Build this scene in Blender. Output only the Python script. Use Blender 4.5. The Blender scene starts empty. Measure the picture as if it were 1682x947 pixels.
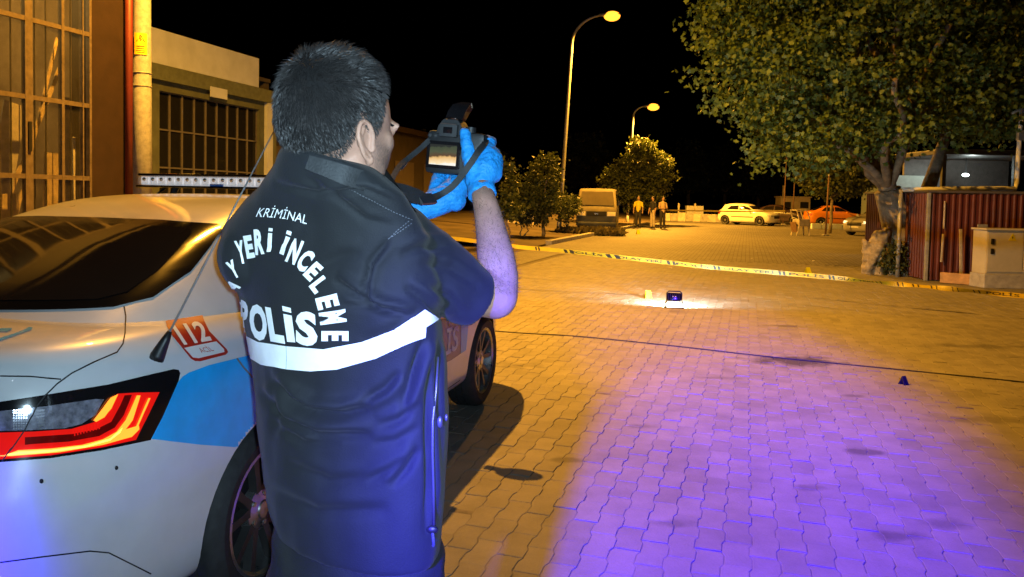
import bpy, bmesh, math, random
import numpy as np
from mathutils import Vector, Matrix, noise
from mathutils.bvhtree import BVHTree
from mathutils.geometry import tessellate_polygon

random.seed(11)
rng = np.random.default_rng(11)
R = math.radians
SC = bpy.context.scene
COL = SC.collection

# ------------------------------------------------------------------ camera
IW, IH, FPX = 1682.0, 947.0, 1260.0
SHIFT = -0.0547
CX, CY = IW / 2, IH / 2 + SHIFT * IW
CAMLOC = Vector((0, 0, 1.45))
CROT = Matrix.Rotation(math.pi / 2 - R(2.5), 3, 'X') @ Matrix.Rotation(R(1.2), 3, 'Z')
cam_data = bpy.data.cameras.new('camera')
cam_data.sensor_width = 36.0
cam_data.lens = 36.0 * FPX / IW
cam_data.shift_y = SHIFT
cam_data.clip_start = 0.05
cam_data.clip_end = 3000
cam = bpy.data.objects.new('camera', cam_data)
COL.objects.link(cam)
cam.matrix_world = Matrix.Translation(CAMLOC) @ CROT.to_4x4()
SC.camera = cam

# ------------------------------------------------------------------ night sky, faint moon
world = bpy.data.worlds.new('World')
SC.world = world
world.use_nodes = True
wn = world.node_tree
sky = wn.nodes.new('ShaderNodeTexSky')
sky.sky_type = 'NISHITA'
sky.sun_disc = False
sky.sun_elevation = R(-7)
sky.sun_rotation = R(200)
wn.links.new(sky.outputs[0], wn.nodes['Background'].inputs[0])
wn.nodes['Background'].inputs[1].default_value = 0.06
moon = bpy.data.lights.new('moon', 'SUN')
moon.energy = 0.012
moon.angle = R(0.5)
moon.color = (0.8, 0.88, 1.0)
moon_o = bpy.data.objects.new('moon', moon)
moon_o.rotation_euler = (R(50), 0, R(20))
COL.objects.link(moon_o)

# street lamp on the concrete pole beside the car (out of the top of the frame)
SODIUM = (1.0, 0.435, 0.038)
def lamp(name, kind, loc, energy, color, target=None, spot=None, blend=0.5, radius=0.1):
    l = bpy.data.lights.new(name, kind)
    l.energy = energy
    l.color = color
    if kind in ('POINT', 'SPOT'):
        l.shadow_soft_size = radius
    o = bpy.data.objects.new(name, l)
    o.location = loc
    if target is not None:
        o.rotation_euler = (Vector(target) - Vector(loc)).to_track_quat('-Z', 'Y').to_euler()
    if spot:
        l.spot_size = R(spot)
        l.spot_blend = blend
    COL.objects.link(o)
    return o
LAMP0 = Vector((-2.75, 9.0, 8.9))
lamp('street_lamp_light', 'SPOT', LAMP0, 14500, SODIUM, (-1.7, 12.2, 0), 146, 1.0, 0.07)
# phone flash of the photographer, right beside the lens
lamp('phone_flash', 'SPOT', (0.012, 0.0, 1.462), 165, (0.56, 0.82, 1.0), (-0.62, 3, 1.10), 70, 0.9, 0.006)
# blue strobes of a police vehicle parked behind the photographer, plus an added halo spot
BLUE = (0.035, 0.012, 1.0)
lamp('police_strobe_or_halo', 'SPOT', (-0.85, -3.0, 2.45), 20000, BLUE, (1.20, 3.4, 0.0), 20.5, 0.75, 0.12)
lamp('police_strobe_or_halo', 'SPOT', (1.1, -3.0, 2.45), 14000, (0.05, 0.015, 1.0), (1.9, 6.6, 0.0), 17, 1.0, 0.10)  # added soft spot, aimed clear of the officer, for the wide blue halo
lamp('police_strobe_or_halo', 'SPOT', (-2.3, -3.0, 2.2), 15000, BLUE, (-1.70, 1.8, 0.55), 11.5, 0.5, 0.08)

SC.view_settings.view_transform = 'Standard'
SC.view_settings.look = 'None'
SC.view_settings.exposure = 0.18
SC.view_settings.gamma = 1.0
SC.cycles.use_denoising = True
SC.cycles.max_bounces = 5
SC.cycles.diffuse_bounces = 2
SC.cycles.glossy_bounces = 3
SC.cycles.sample_clamp_indirect = 4.0
SC.cycles.transparent_max_bounces = 8

# ------------------------------------------------------------------ helpers
def ray(px, py):
    return CROT @ Vector(((px - CX) / FPX, -(py - CY) / FPX, -1.0))
def W(px, py, D):                        # point seen at a pixel of the photograph, D metres ahead
    d = ray(px, py)
    return CAMLOC + d * (D / d.y)
def G(px, py, z=0.0):                    # point of the ground seen at a pixel
    d = ray(px, py)
    return CAMLOC + d * ((z - CAMLOC.z) / d.z)
CROT_INV = CROT.transposed()
def proj(p):
    q = CROT_INV @ (Vector(p) - CAMLOC)
    return (CX + FPX * q.x / -q.z, CY - FPX * q.y / -q.z)
CRI = np.array(CROT_INV)
def proj_np(co):
    q = (co - np.array(CAMLOC)) @ CRI.T
    return np.stack([CX + FPX * q[:, 0] / -q[:, 2], CY - FPX * q[:, 1] / -q[:, 2]], 1)
def px_size(D):
    return D / FPX

AST = R(17.0)                            # direction of the street
SU = Vector((math.sin(AST), math.cos(AST), 0))
SV = Vector((math.cos(AST), -math.sin(AST), 0))
def ST(s, t, z=0.0):
    return SU * s + SV * t + Vector((0, 0, z))

def tag(o, label=None, cat=None, group=None, kind=None):
    if label: o['label'] = label
    if cat: o['category'] = cat
    if group: o['group'] = group
    if kind: o['kind'] = kind
    return o

def link(o, parent=None, local=False):
    COL.objects.link(o)
    if parent is not None:
        o.parent = parent
        if not local and parent.parent is None:
            o.matrix_parent_inverse = parent.matrix_basis.inverted()
    return o

def empty(name, loc=(0, 0, 0), rz=0.0, label=None, cat=None, group=None):
    o = bpy.data.objects.new(name, None)
    o.empty_display_size = 0.2
    o.location = loc
    o.rotation_euler = (0, 0, rz)
    COL.objects.link(o)
    return tag(o, label, cat, group)

def mk(name, verts, faces, mat, parent=None, local=False, smooth=False, angle=None):
    me = bpy.data.meshes.new(name)
    me.from_pydata([tuple(v) for v in verts], [], [tuple(f) for f in faces])
    me.update()
    return fin(name, me, mat, parent, local, smooth, angle)

def fin(name, me, mat, parent=None, local=False, smooth=False, angle=None):
    if mat is not None:
        for m in (mat if isinstance(mat, (list, tuple)) else [mat]):
            me.materials.append(m)
    if smooth:
        me.polygons.foreach_set('use_smooth', [True] * len(me.polygons))
        if angle:
            me.set_sharp_from_angle(angle=R(angle))
    o = bpy.data.objects.new(name, me)
    return link(o, parent, local)

class Geo:
    """collects simple shapes into one mesh"""
    def __init__(self):
        self.v, self.f = [], []
    def add(self, vs, fs):
        b = len(self.v)
        self.v += [Vector(p) for p in vs]
        self.f += [tuple(i + b for i in f) for f in fs]
        return self
    def box(self, c, s, rot=None, bevel=0.0):
        bm = bmesh.new()
        bmesh.ops.create_cube(bm, size=1.0)
        for v in bm.verts:
            v.co = Vector((v.co.x * s[0], v.co.y * s[1], v.co.z * s[2]))
        if bevel > 0:
            bmesh.ops.bevel(bm, geom=bm.edges[:], offset=bevel, segments=2, profile=0.6, affect='EDGES')
        m = rot if rot is not None else Matrix.Identity(3)
        bm.verts.index_update()
        self.add([m @ v.co + Vector(c) for v in bm.verts], [[v.index for v in f.verts] for f in bm.faces])
        bm.free()
        return self
    def tube(self, pts, rad, n=10, cap=True, flat=1.0):
        pts = [Vector(p) for p in pts]
        if not isinstance(rad, (list, tuple)):
            rad = [rad] * len(pts)
        rings = []
        up = Vector((0, 0, 1))
        prev = None
        for i, p in enumerate(pts):
            t = (pts[min(i + 1, len(pts) - 1)] - pts[max(i - 1, 0)]).normalized()
            if prev is None:
                a = t.cross(up)
                if a.length < 1e-3:
                    a = t.cross(Vector((1, 0, 0)))
                a.normalize()
            else:
                a = (prev - t * prev.dot(t)).normalized()
            prev = a
            b = t.cross(a)
            rings.append([p + (a * math.cos(k * 2 * math.pi / n) + b * flat * math.sin(k * 2 * math.pi / n)) * rad[i] for k in range(n)])
        return self.loft(rings, cap)
    def loft(self, rings, cap=True, closed=True):
        b = len(self.v)
        n = len(rings[0])
        for r in rings:
            self.v += [Vector(p) for p in r]
        for i in range(len(rings) - 1):
            for k in range(n if closed else n - 1):
                k2 = (k + 1) % n
                self.f.append((b + i * n + k, b + i * n + k2, b + (i + 1) * n + k2, b + (i + 1) * n + k))
        if cap:
            self.f.append(tuple(b + k for k in reversed(range(n))))
            self.f.append(tuple(b + (len(rings) - 1) * n + k for k in range(n)))
        return self
    def lathe(self, prof, c, axis='Z', n=24, a0=0.0, a1=2 * math.pi):
        rings = []
        c = Vector(c)
        full = abs(a1 - a0 - 2 * math.pi) < 1e-6
        m = n if full else n + 1
        for k in range(m):
            a = a0 + (a1 - a0) * k / n
            ring = []
            for r, h in prof:
                if axis == 'Z': q = Vector((r * math.cos(a), r * math.sin(a), h))
                elif axis == 'X': q = Vector((h, r * math.cos(a), r * math.sin(a)))
                else: q = Vector((r * math.cos(a), h, r * math.sin(a)))
                ring.append(c + q)
            rings.append(ring)
        b = len(self.v)
        p = len(prof)
        for r in rings: self.v += r
        for k in range(m if full else m - 1):
            k2 = (k + 1) % m
            for i in range(p - 1):
                self.f.append((b + k * p + i, b + k2 * p + i, b + k2 * p + i + 1, b + k * p + i + 1))
        return self
    def ball(self, c, r, n=12, m=8, rot=None):
        c = Vector(c)
        if not isinstance(r, (tuple, list, Vector)): r = (r, r, r)
        b = len(self.v)
        def tr(q):
            q = Vector((q[0] * r[0], q[1] * r[1], q[2] * r[2]))
            return c + (rot @ q if rot is not None else q)
        self.v.append(tr((0, 0, -1)))
        for i in range(1, m):
            t = -math.pi / 2 + math.pi * i / m
            for k in range(n):
                a = 2 * math.pi * k / n
                self.v.append(tr((math.cos(t) * math.cos(a), math.cos(t) * math.sin(a), math.sin(t))))
        self.v.append(tr((0, 0, 1)))
        for k in range(n):
            self.f.append((b, b + 1 + (k + 1) % n, b + 1 + k))
            self.f.append((len(self.v) - 1, b + 1 + (m - 2) * n + k, b + 1 + (m - 2) * n + (k + 1) % n))
        for i in range(m - 2):
            for k in range(n):
                self.f.append((b + 1 + i * n + k, b + 1 + i * n + (k + 1) % n, b + 1 + (i + 1) * n + (k + 1) % n, b + 1 + (i + 1) * n + k))
        return self
    def chain(self, pts, n=14):
        """tapered capsules through (point, radius)"""
        for (p, r) in pts:
            self.ball(p, r, n, max(6, n // 2 + 1))
        for (p, r), (q, s) in zip(pts[:-1], pts[1:]):
            p, q = Vector(p), Vector(q)
            k = max(2, int((q - p).length / (0.5 * max(r, s))))
            self.tube([p.lerp(q, i / k) for i in range(k + 1)], [r + (s - r) * i / k for i in range(k + 1)], n)
        return self
    def prism(self, poly, z0, z1, xf=lambda p, z: Vector((p[0], p[1], z))):
        n = len(poly)
        b = len(self.v)
        self.v += [xf(p, z0) for p in poly] + [xf(p, z1) for p in poly]
        self.f.append(tuple(b + k for k in reversed(range(n))))
        self.f.append(tuple(b + n + k for k in range(n)))
        for k in range(n):
            self.f.append((b + k, b + (k + 1) % n, b + n + (k + 1) % n, b + n + k))
        return self
    def build(self, name, mat, parent=None, local=False, smooth=False, angle=None):
        return mk(name, self.v, self.f, mat, parent, local, smooth, angle)

def remesh_mesh(geo, voxel, smooth=6, factor=0.5, name='m'):
    o = mk(name, geo.v, geo.f, None)
    m = o.modifiers.new('r', 'REMESH'); m.mode = 'VOXEL'; m.voxel_size = voxel
    s = o.modifiers.new('s', 'SMOOTH'); s.factor = factor; s.iterations = smooth
    dg = bpy.context.evaluated_depsgraph_get()
    me = bpy.data.meshes.new_from_object(o.evaluated_get(dg))
    old = o.data
    bpy.data.objects.remove(o)
    bpy.data.meshes.remove(old)
    me.name = name
    return me

def coords(me):
    a = np.empty(len(me.vertices) * 3, dtype=np.float32)
    me.vertices.foreach_get('co', a)
    return a.reshape(-1, 3).astype(float)
def setcoords(me, a):
    me.vertices.foreach_set('co', a.astype(np.float32).ravel())
    me.update()
def vnormals(me):
    a = np.empty(len(me.vertices) * 3, dtype=np.float32)
    me.vertices.foreach_get('normal', a)
    return a.reshape(-1, 3).astype(float)

def catmull(P, n):
    P = [np.array(p, float) for p in P]
    m = len(P) - 1
    out = []
    for i in range(n):
        t = m * i / (n - 1)
        k = min(int(t), m - 1)
        u = t - k
        p0 = P[k - 1] if k > 0 else 2 * P[0] - P[1]
        p1, p2 = P[k], P[k + 1]
        p3 = P[k + 2] if k + 2 <= m else 2 * P[m] - P[m - 1]
        out.append(0.5 * ((2 * p1) + (p2 - p0) * u + (2 * p0 - 5 * p1 + 4 * p2 - p3) * u * u + (3 * p1 - p0 - 3 * p2 + p3) * u ** 3))
    return out

def copy_tree(o, parent=None):
    c = o.copy()
    COL.objects.link(c)
    if parent is not None:
        c.parent = parent
    for ch in list(o.children):
        copy_tree(ch, c)
    return c

# decals: a flat outline laid on to a surface along rays
def lay(name, polys, rayfn, bvh, off, mat, parent, grid, local=False, smooth=True, skip=()):
    """polys: list of 2-D outlines (or (verts, tris) of a text); each vertex is dropped on to the surface"""
    bm = bmesh.new()
    for poly in polys:
        if isinstance(poly, tuple):
            vs = [bm.verts.new((x, y, 0)) for x, y in poly[0]]
            for t in poly[1]:
                try: bm.faces.new([vs[i] for i in t])
                except ValueError: pass
        else:
            vs = [bm.verts.new((x, y, 0)) for x, y in poly]
            for t in tessellate_polygon([[Vector((x, y, 0)) for x, y in poly]]):
                try: bm.faces.new([vs[i] for i in t])
                except ValueError: pass
    xs = [v.co.x for v in bm.verts]; ys = [v.co.y for v in bm.verts]
    for lo, hi, nrm in ((min(xs), max(xs), (1, 0, 0)), (min(ys), max(ys), (0, 1, 0))):
        k = lo + grid
        while k < hi:
            c = Vector(nrm) * k
            bmesh.ops.bisect_plane(bm, geom=bm.verts[:] + bm.edges[:] + bm.faces[:], plane_co=c, plane_no=nrm, dist=1e-5)
            k += grid
    dead = []
    for v in bm.verts:
        o, d = rayfn(v.co.x, v.co.y)
        hit, nrm, idx, dist = bvh.ray_cast(o, d.normalized())
        if hit is None or idx in skip:
            dead.append(v)
            continue
        if nrm.dot(d) > 0: nrm = -nrm
        v.co = hit + nrm * off
    bmesh.ops.delete(bm, geom=dead, context='VERTS')
    bmesh.ops.recalc_face_normals(bm, faces=bm.faces)
    me = bpy.data.meshes.new(name)
    bm.to_mesh(me)
    bm.free()
    return fin(name, me, mat, parent, local, smooth)

def strip_poly(path, w):
    """outline of a line of width w through 2-D points"""
    L, Rr = [], []
    P = [Vector(p) for p in path]
    for i, p in enumerate(P):
        t = (P[min(i + 1, len(P) - 1)] - P[max(i - 1, 0)]).normalized()
        nn = Vector((-t.y, t.x)) * w * 0.5
        L.append(p + nn); Rr.append(p - nn)
    return [[(a.x, a.y), (b.x, b.y), (c.x, c.y), (d.x, d.y)] for a, b, c, d in zip(L[:-1], L[1:], Rr[1:], Rr[:-1])]

_tc = {}
def text_tris(s, bold=0.0):
    """filled outline of a text as (verts, tris), x from 0, capital height 1"""
    key = (s, bold)
    if s == 'İ':                         # plain bar with a square dot
        _tc[key] = ([(0, 0), (.2, 0), (.2, 1), (0, 1), (0, 1.1), (.2, 1.1), (.2, 1.28), (0, 1.28)], [(0, 1, 2), (0, 2, 3), (4, 5, 6), (4, 6, 7)], .2)
    if key in _tc: return _tc[key]
    cu = bpy.data.curves.new('t', 'FONT')
    cu.body = s
    cu.resolution_u = 3
    cu.offset = bold
    o = bpy.data.objects.new('t', cu)
    COL.objects.link(o)
    dg = bpy.context.evaluated_depsgraph_get()
    me = bpy.data.meshes.new_from_object(o.evaluated_get(dg))
    bpy.data.objects.remove(o)
    me.calc_loop_triangles()
    vs = [(v.co.x, v.co.y) for v in me.vertices]
    ts = [tuple(t.vertices) for t in me.loop_triangles]
    x0 = min(v[0] for v in vs); x1 = max(v[0] for v in vs)
    vs = [((x - x0), y / 0.69) for x, y in vs]
    _tc[key] = (vs, ts, x1 - x0)
    bpy.data.meshes.remove(me)
    return _tc[key]

# ------------------------------------------------------------------ materials
def M(name, col, rough=0.6, metal=0.0, var=0.18, scale=8.0, bump=0.0, bscale=60.0, coat=0.0, col2=None, spec=0.5, detail=4.0, rvar=0.0):
    m = bpy.data.materials.new(name)
    m.use_nodes = True
    nt = m.node_tree
    b = nt.nodes['Principled BSDF']
    b.inputs['Roughness'].default_value = rough
    b.inputs['Metallic'].default_value = metal
    b.inputs['Specular IOR Level'].default_value = spec
    if coat:
        b.inputs['Coat Weight'].default_value = coat
        b.inputs['Coat Roughness'].default_value = 0.05
    tc = nt.nodes.new('ShaderNodeTexCoord')
    nz = nt.nodes.new('ShaderNodeTexNoise')
    nz.inputs['Scale'].default_value = scale
    nz.inputs['Detail'].default_value = detail
    nz.inputs['Roughness'].default_value = 0.6
    nt.links.new(tc.outputs['Object'], nz.inputs['Vector'])
    mx = nt.nodes.new('ShaderNodeMix'); mx.data_type = 'RGBA'
    a = tuple(c * (1 - var) for c in col) + (1,)
    c2 = tuple(col2) + (1,) if col2 else tuple(min(1, c * (1 + var)) for c in col) + (1,)
    mx.inputs[6].default_value = a
    mx.inputs[7].default_value = c2
    rp = nt.nodes.new('ShaderNodeMapRange')
    rp.inputs[1].default_value = 0.3; rp.inputs[2].default_value = 0.7
    nt.links.new(nz.outputs[0], rp.inputs[0])
    nt.links.new(rp.outputs[0], mx.inputs[0])
    nt.links.new(mx.outputs[2], b.inputs['Base Color'])
    if rvar:
        mr = nt.nodes.new('ShaderNodeMapRange')
        mr.inputs[3].default_value = max(0, rough - rvar); mr.inputs[4].default_value = min(1, rough + rvar)
        nt.links.new(nz.outputs[0], mr.inputs[0])
        nt.links.new(mr.outputs[0], b.inputs['Roughness'])
    if bump:
        n2 = nt.nodes.new('ShaderNodeTexNoise')
        n2.inputs['Scale'].default_value = bscale
        n2.inputs['Detail'].default_value = 5
        nt.links.new(tc.outputs['Object'], n2.inputs['Vector'])
        bp = nt.nodes.new('ShaderNodeBump')
        bp.inputs['Strength'].default_value = bump
        bp.inputs['Distance'].default_value = 0.01
        nt.links.new(n2.outputs[0], bp.inputs['Height'])
        nt.links.new(bp.outputs[0], b.inputs['Normal'])
    m['b'] = 1
    return m

def EM(name, col, strength, base=(0.5, 0.5, 0.5)):
    m = bpy.data.materials.new(name)
    m.use_nodes = True
    b = m.node_tree.nodes['Principled BSDF']
    b.inputs['Base Color'].default_value = tuple(base) + (1,)
    b.inputs['Emission Color'].default_value = tuple(col) + (1,)
    b.inputs['Emission Strength'].default_value = strength
    return m

def glass(name, col, rough=0.06, trans=0.0, alpha=1.0):
    m = M(name, col, rough, 0, 0.1, 3.0, spec=0.6)
    b = m.node_tree.nodes['Principled BSDF']
    b.inputs['Transmission Weight'].default_value = trans
    b.inputs['Alpha'].default_value = alpha
    return m

MT = {}
MT['black_plastic'] = M('black_plastic', (0.012, 0.012, 0.013), 0.45, bump=0.05, bscale=200)
MT['rubber'] = M('rubber', (0.022, 0.022, 0.023), 0.75, var=0.3, scale=30, bump=0.15, bscale=80)
MT['gap'] = M('gap_black', (0.006, 0.006, 0.007), 0.7)
MT['alloy'] = M('alloy', (0.42, 0.42, 0.43), 0.3, 0.9, var=0.2, scale=20, rvar=0.1)
MT['alloy_dark'] = M('alloy_dark', (0.055, 0.052, 0.052), 0.4, 0.5, var=0.2)
MT['chrome'] = M('chrome', (0.7, 0.7, 0.7), 0.15, 1.0, var=0.05)
MT['galv'] = M('galvanised', (0.34, 0.34, 0.33), 0.5, 0.3, var=0.2, scale=12, bump=0.05)
MT['concrete'] = M('concrete', (0.36, 0.34, 0.31), 0.85, var=0.3, scale=6, bump=0.3, bscale=50)
MT['white_paint'] = M('white_paint', (0.72, 0.72, 0.70), 0.6, var=0.1)
MT['yellow_plastic'] = M('yellow_plastic', (0.62, 0.52, 0.0), 0.4, var=0.08)
# ================================================================== setting: ground and road
gm = M('bare_ground', (0.10, 0.072, 0.045), 0.95, var=0.45, scale=0.8, bump=0.6, bscale=9, detail=8)
gr = mk('ground', [(-900, -300, -0.035), (900, -300, -0.035), (900, 1500, -0.035), (-900, 1500, -0.035)], [(0, 1, 2, 3)], gm)
tag(gr, 'bare earth and verge around the paved street', 'ground', kind='structure')

# paver material: concrete blocks with tonal differences, grime and an oil stain of its own shape
def paver_mat(name, far):
    m = bpy.data.materials.new(name); m.use_nodes = True
    nt = m.node_tree; N = nt.nodes; L = nt.links
    b = N['Principled BSDF']
    b.inputs['Roughness'].default_value = 0.72
    b.inputs['Specular IOR Level'].default_value = 0.35
    geo = N.new('ShaderNodeNewGeometry')
    oi = N.new('ShaderNodeObjectInfo')
    def noise_(scale, det=5, rough=0.6):
        n = N.new('ShaderNodeTexNoise'); n.inputs['Scale'].default_value = scale; n.inputs['Detail'].default_value = det
        n.inputs['Roughness'].default_value = rough
        L.new(geo.outputs['Position'], n.inputs['Vector']); return n
    def mth(op, a, c=None, clamp=False):
        n = N.new('ShaderNodeMath'); n.operation = op; n.use_clamp = clamp
        for i, x in enumerate((a, c)):
            if x is None: continue
            if isinstance(x, (int, float)): n.inputs[i].default_value = x
            else: L.new(x, n.inputs[i])
        return n.outputs[0]
    rnd = mth('FRACT', mth('ADD', oi.outputs['Random'], geo.outputs['Random Per Island']))
    big = noise_(0.45, 6).outputs[0]
    mid = noise_(5.0, 6).outputs[0]
    fine = noise_(120, 3).outputs[0]
    v = mth('ADD', mth('MULTIPLY', rnd, 0.14), mth('MULTIPLY', big, 0.55))
    v = mth('ADD', v, mth('MULTIPLY', mid, 0.5))
    v = mth('ADD', v, mth('MULTIPLY', fine, 0.18))
    ramp = N.new('ShaderNodeValToRGB')
    ramp.color_ramp.elements[0].position = 0.38; ramp.color_ramp.elements[0].color = (0.115, 0.105, 0.093, 1)
    ramp.color_ramp.elements[1].position = 1.05; ramp.color_ramp.elements[1].color = (0.285, 0.262, 0.235, 1)
    L.new(v, ramp.inputs[0])
    col = ramp.outputs[0]
    # oil stains and grime spots with their own outline
    sep = N.new('ShaderNodeSeparateXYZ'); L.new(geo.outputs['Position'], sep.inputs[0])
    def stain(p, rx, ry, amt, col):
        dx = mth('DIVIDE', mth('SUBTRACT', sep.outputs[0], p.x), rx)
        dy = mth('DIVIDE', mth('SUBTRACT', sep.outputs[1], p.y), ry)
        d = mth('SQRT', mth('ADD', mth('MULTIPLY', dx, dx), mth('MULTIPLY', dy, dy)))
        d = mth('ADD', d, mth('MULTIPLY', mth('SUBTRACT', mid, 0.5), 2.2))
        d = mth('ADD', d, mth('MULTIPLY', mth('SUBTRACT', fine, 0.5), 0.5))
        k = N.new('ShaderNodeMapRange'); k.inputs[1].default_value = 1.15; k.inputs[2].default_value = 0.45
        k.inputs[3].default_value = 0; k.inputs[4].default_value = amt
        L.new(d, k.inputs[0])
        mx = N.new('ShaderNodeMix'); mx.data_type = 'RGBA'
        mx.inputs[7].default_value = (0.035, 0.03, 0.028, 1)
        L.new(k.outputs[0], mx.inputs[0]); L.new(col, mx.inputs[6])
        return mx.outputs[2]
    if not far:
        for (px, py, rx, ry, a) in ((1300, 592, 0.42, 0.30, 0.9), (1425, 742, 0.12, 0.07, 0.6), (1290, 535, 0.2, 0.1, 0.5),
                                    (1590, 568, 0.7, 0.12, 0.45), (930, 755, 0.10, 0.05, 0.5), (1490, 880, 0.12, 0.05, 0.5), (1640, 690, 0.5, 0.1, 0.35), (1050, 700, 0.10, 0.05, 0.4), (1180, 620, 0.25, 0.06, 0.35), (1330, 800, 0.09, 0.05, 0.45), (860, 600, 0.3, 0.12, 0.3), (1560, 860, 0.15, 0.07, 0.4), (1100, 860, 0.12, 0.05, 0.4), (960, 490, 0.5, 0.2, 0.3), (1400, 650, 0.10, 0.05, 0.45)):
            col = stain(G(px, py), rx, ry, a, col)
    else:
        # beyond the laid blocks the joints are too fine to tell apart
        br = N.new('ShaderNodeTexBrick')
        mp = N.new('ShaderNodeMapping'); mp.inputs['Rotation'].default_value = (0, 0, AST + math.pi / 2)
        L.new(geo.outputs['Position'], mp.inputs[0]); L.new(mp.outputs[0], br.inputs[0])
        br.inputs['Scale'].default_value = 1.0
        br.inputs['Brick Width'].default_value = 0.222; br.inputs['Row Height'].default_value = 0.111
        br.inputs['Mortar Size'].default_value = 0.006
        br.inputs['Color1'].default_value = (1, 1, 1, 1); br.inputs['Color2'].default_value = (0.8, 0.8, 0.8, 1); br.inputs['Mortar'].default_value = (0.35, 0.32, 0.3, 1)
        mx = N.new('ShaderNodeMix'); mx.data_type = 'RGBA'; mx.blend_type = 'MULTIPLY'; mx.inputs[0].default_value = 1
        L.new(col, mx.inputs[6]); L.new(br.outputs[0], mx.inputs[7]); col = mx.outputs[2]
    L.new(col, b.inputs['Base Color'])
    bp = N.new('ShaderNodeBump'); bp.inputs['Strength'].default_value = 0.55; bp.inputs['Distance'].default_value = 0.006
    n3 = noise_(60, 8, 0.72)
    L.new(n3.outputs[0], bp.inputs['Height']); L.new(bp.outputs[0], b.inputs['Normal'])
    return m
MT['paver'] = paver_mat('concrete_paver', False)
MT['paver_far'] = paver_mat('concrete_paver_distance', True)
MT['joint'] = M('joint_sand', (0.16, 0.14, 0.12), 0.95, var=0.4, scale=12)

PER, ROWH = 0.222, 0.111
S0, S1, T0, T1 = 0.6, 20.0, -4.6, 9.4      # the laid blocks in street coordinates
def sq(a, b, c, d, z):
    return [ST(a, c, z), ST(b, c, z), ST(b, d, z), ST(a, d, z)]
rv, rf, rm = [], [], []
def quad(a, b, c, d, z, mi):
    k = len(rv); rv.extend(sq(a, b, c, d, z)); rf.append((k, k + 3, k + 2, k + 1)); rm.append(mi)
NS_, NT_ = 130, 94                       # uneven bed of joint sand under the blocks
k0 = len(rv)
for i in range(NS_ + 1):
    for j in range(NT_ + 1):
        s = S0 - 0.2 + (S1 - S0 + 0.2) * i / NS_; t = T0 - 0.2 + (T1 - T0 + 0.2) * j / NT_
        edge_ = i in (0, NS_) or j in (0, NT_)
        rv.append(ST(s, t, -0.012 if edge_ else -0.0042 + 0.0036 * noise.noise(Vector((s * 1.1, t * 1.1, 3))) + 0.0022 * noise.noise(Vector((s * 4, t * 4, 7)))))
for i in range(NS_):
    for j in range(NT_):
        a_ = k0 + i * (NT_ + 1) + j
        rf.append((a_, a_ + 1, a_ + NT_ + 2, a_ + NT_ + 1)); rm.append(1)
quad(S1, 95, -6.0, 9.4, -0.001, 0)
quad(-25, S0 - 0.2, -6.0, 9.4, -0.001, 0)
quad(S0 - 0.2, S1, -6.0, T0 - 0.2, -0.001, 0)
quad(46, 95, 9.4, 70, -0.001, 0)
road = mk('road', rv, rf, [MT['paver_far'], MT['joint']])
road.data.polygons.foreach_set('material_index', rm)
tag(road, 'paved street of interlocking concrete blocks', 'road', kind='structure')

def wave(t):
    """stepped edge of an interlocking block along a row"""
    x = (t / PER) % 1.0
    A = 0.006
    if x < 0.36: return A
    if x < 0.5: return A - 2 * A * (x - 0.36) / 0.14
    if x < 0.86: return -A
    return -A + 2 * A * (x - 0.86) / 0.14
BK = (0.0, 0.36, 0.5, 0.86, 1.0)
def paver_geo(ph=0.0):
    """one block, its origin at the middle, local x along the street, y across it"""
    g = 0.0016
    def outline(ins):
        lo = [((k - 0.5) * PER, wave((k * 0.99999 + ph) * PER) - ROWH / 2) for k in BK]
        up = [((k - 0.5) * PER, wave((k * 0.99999 + ph) * PER) + ROWH / 2) for k in reversed(BK)]
        q = []
        for i, (x, y) in enumerate(lo): q.append((max(-PER / 2 + ins, min(PER / 2 - ins, x)), y + ins))
        for i, (x, y) in enumerate(up): q.append((max(-PER / 2 + ins, min(PER / 2 - ins, x)), y - ins))
        return q
    o1, o2 = outline(g), outline(g + 0.0022)
    n = len(o1)
    v = [(x, y, -0.016) for x, y in o1] + [(x, y, -0.0018) for x, y in o1] + [(x, y, 0.0) for x, y in o2]
    f = []
    for L in (0, 1):
        for k in range(n):
            f.append((L * n + k, L * n + (k + 1) % n, (L + 1) * n + (k + 1) % n, (L + 1) * n + k))
    f.append(tuple(2 * n + k for k in range(n)))
    return v, f
pvs, pmes = [], []
for ph in (0.0, 0.5):
    pv, pf = paver_geo(ph)
    pme = bpy.data.meshes.new('paver')
    pme.from_pydata(pv, [], pf); pme.materials.append(MT['paver'])
    pvs.append(np.array(pv)); pmes.append(pme)
ROT_ST = Matrix((tuple(SV), tuple(SU), (0, 0, 1))).transposed()
cand = []
nr = int((T1 - T0) / ROWH); nc = int((S1 - S0) / PER)
for i in range(nr):
    for j in range(nc):
        t = T0 + (i + 0.5) * ROWH
        s = S0 + (j + 0.5 + (0.5 if i % 2 else 0.0)) * PER
        p = ST(s, t)
        # rows shift by half a block; the stepped edge runs through
        cand.append((p, i, j))
shown = []
rest = []
for (p, i, j) in cand:
    if p.y > 0.4:
        x, y = proj(p)
        vis = 735 < x < 1690 and 560 < y < 960 and not (x < 800 and y < 700)
    else:
        vis = False
    (shown if vis else rest).append((p, i, j))
shown.sort(key=lambda a: a[0].y)
rest += shown[300:]
shown = shown[:300]
def jit(i, j):
    r = random.Random(i * 7919 + j * 104729)
    return r.uniform(-0.0022, 0.0014), r.uniform(-0.009, 0.009), r.uniform(-0.009, 0.009), r.uniform(-0.016, 0.016)
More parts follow.
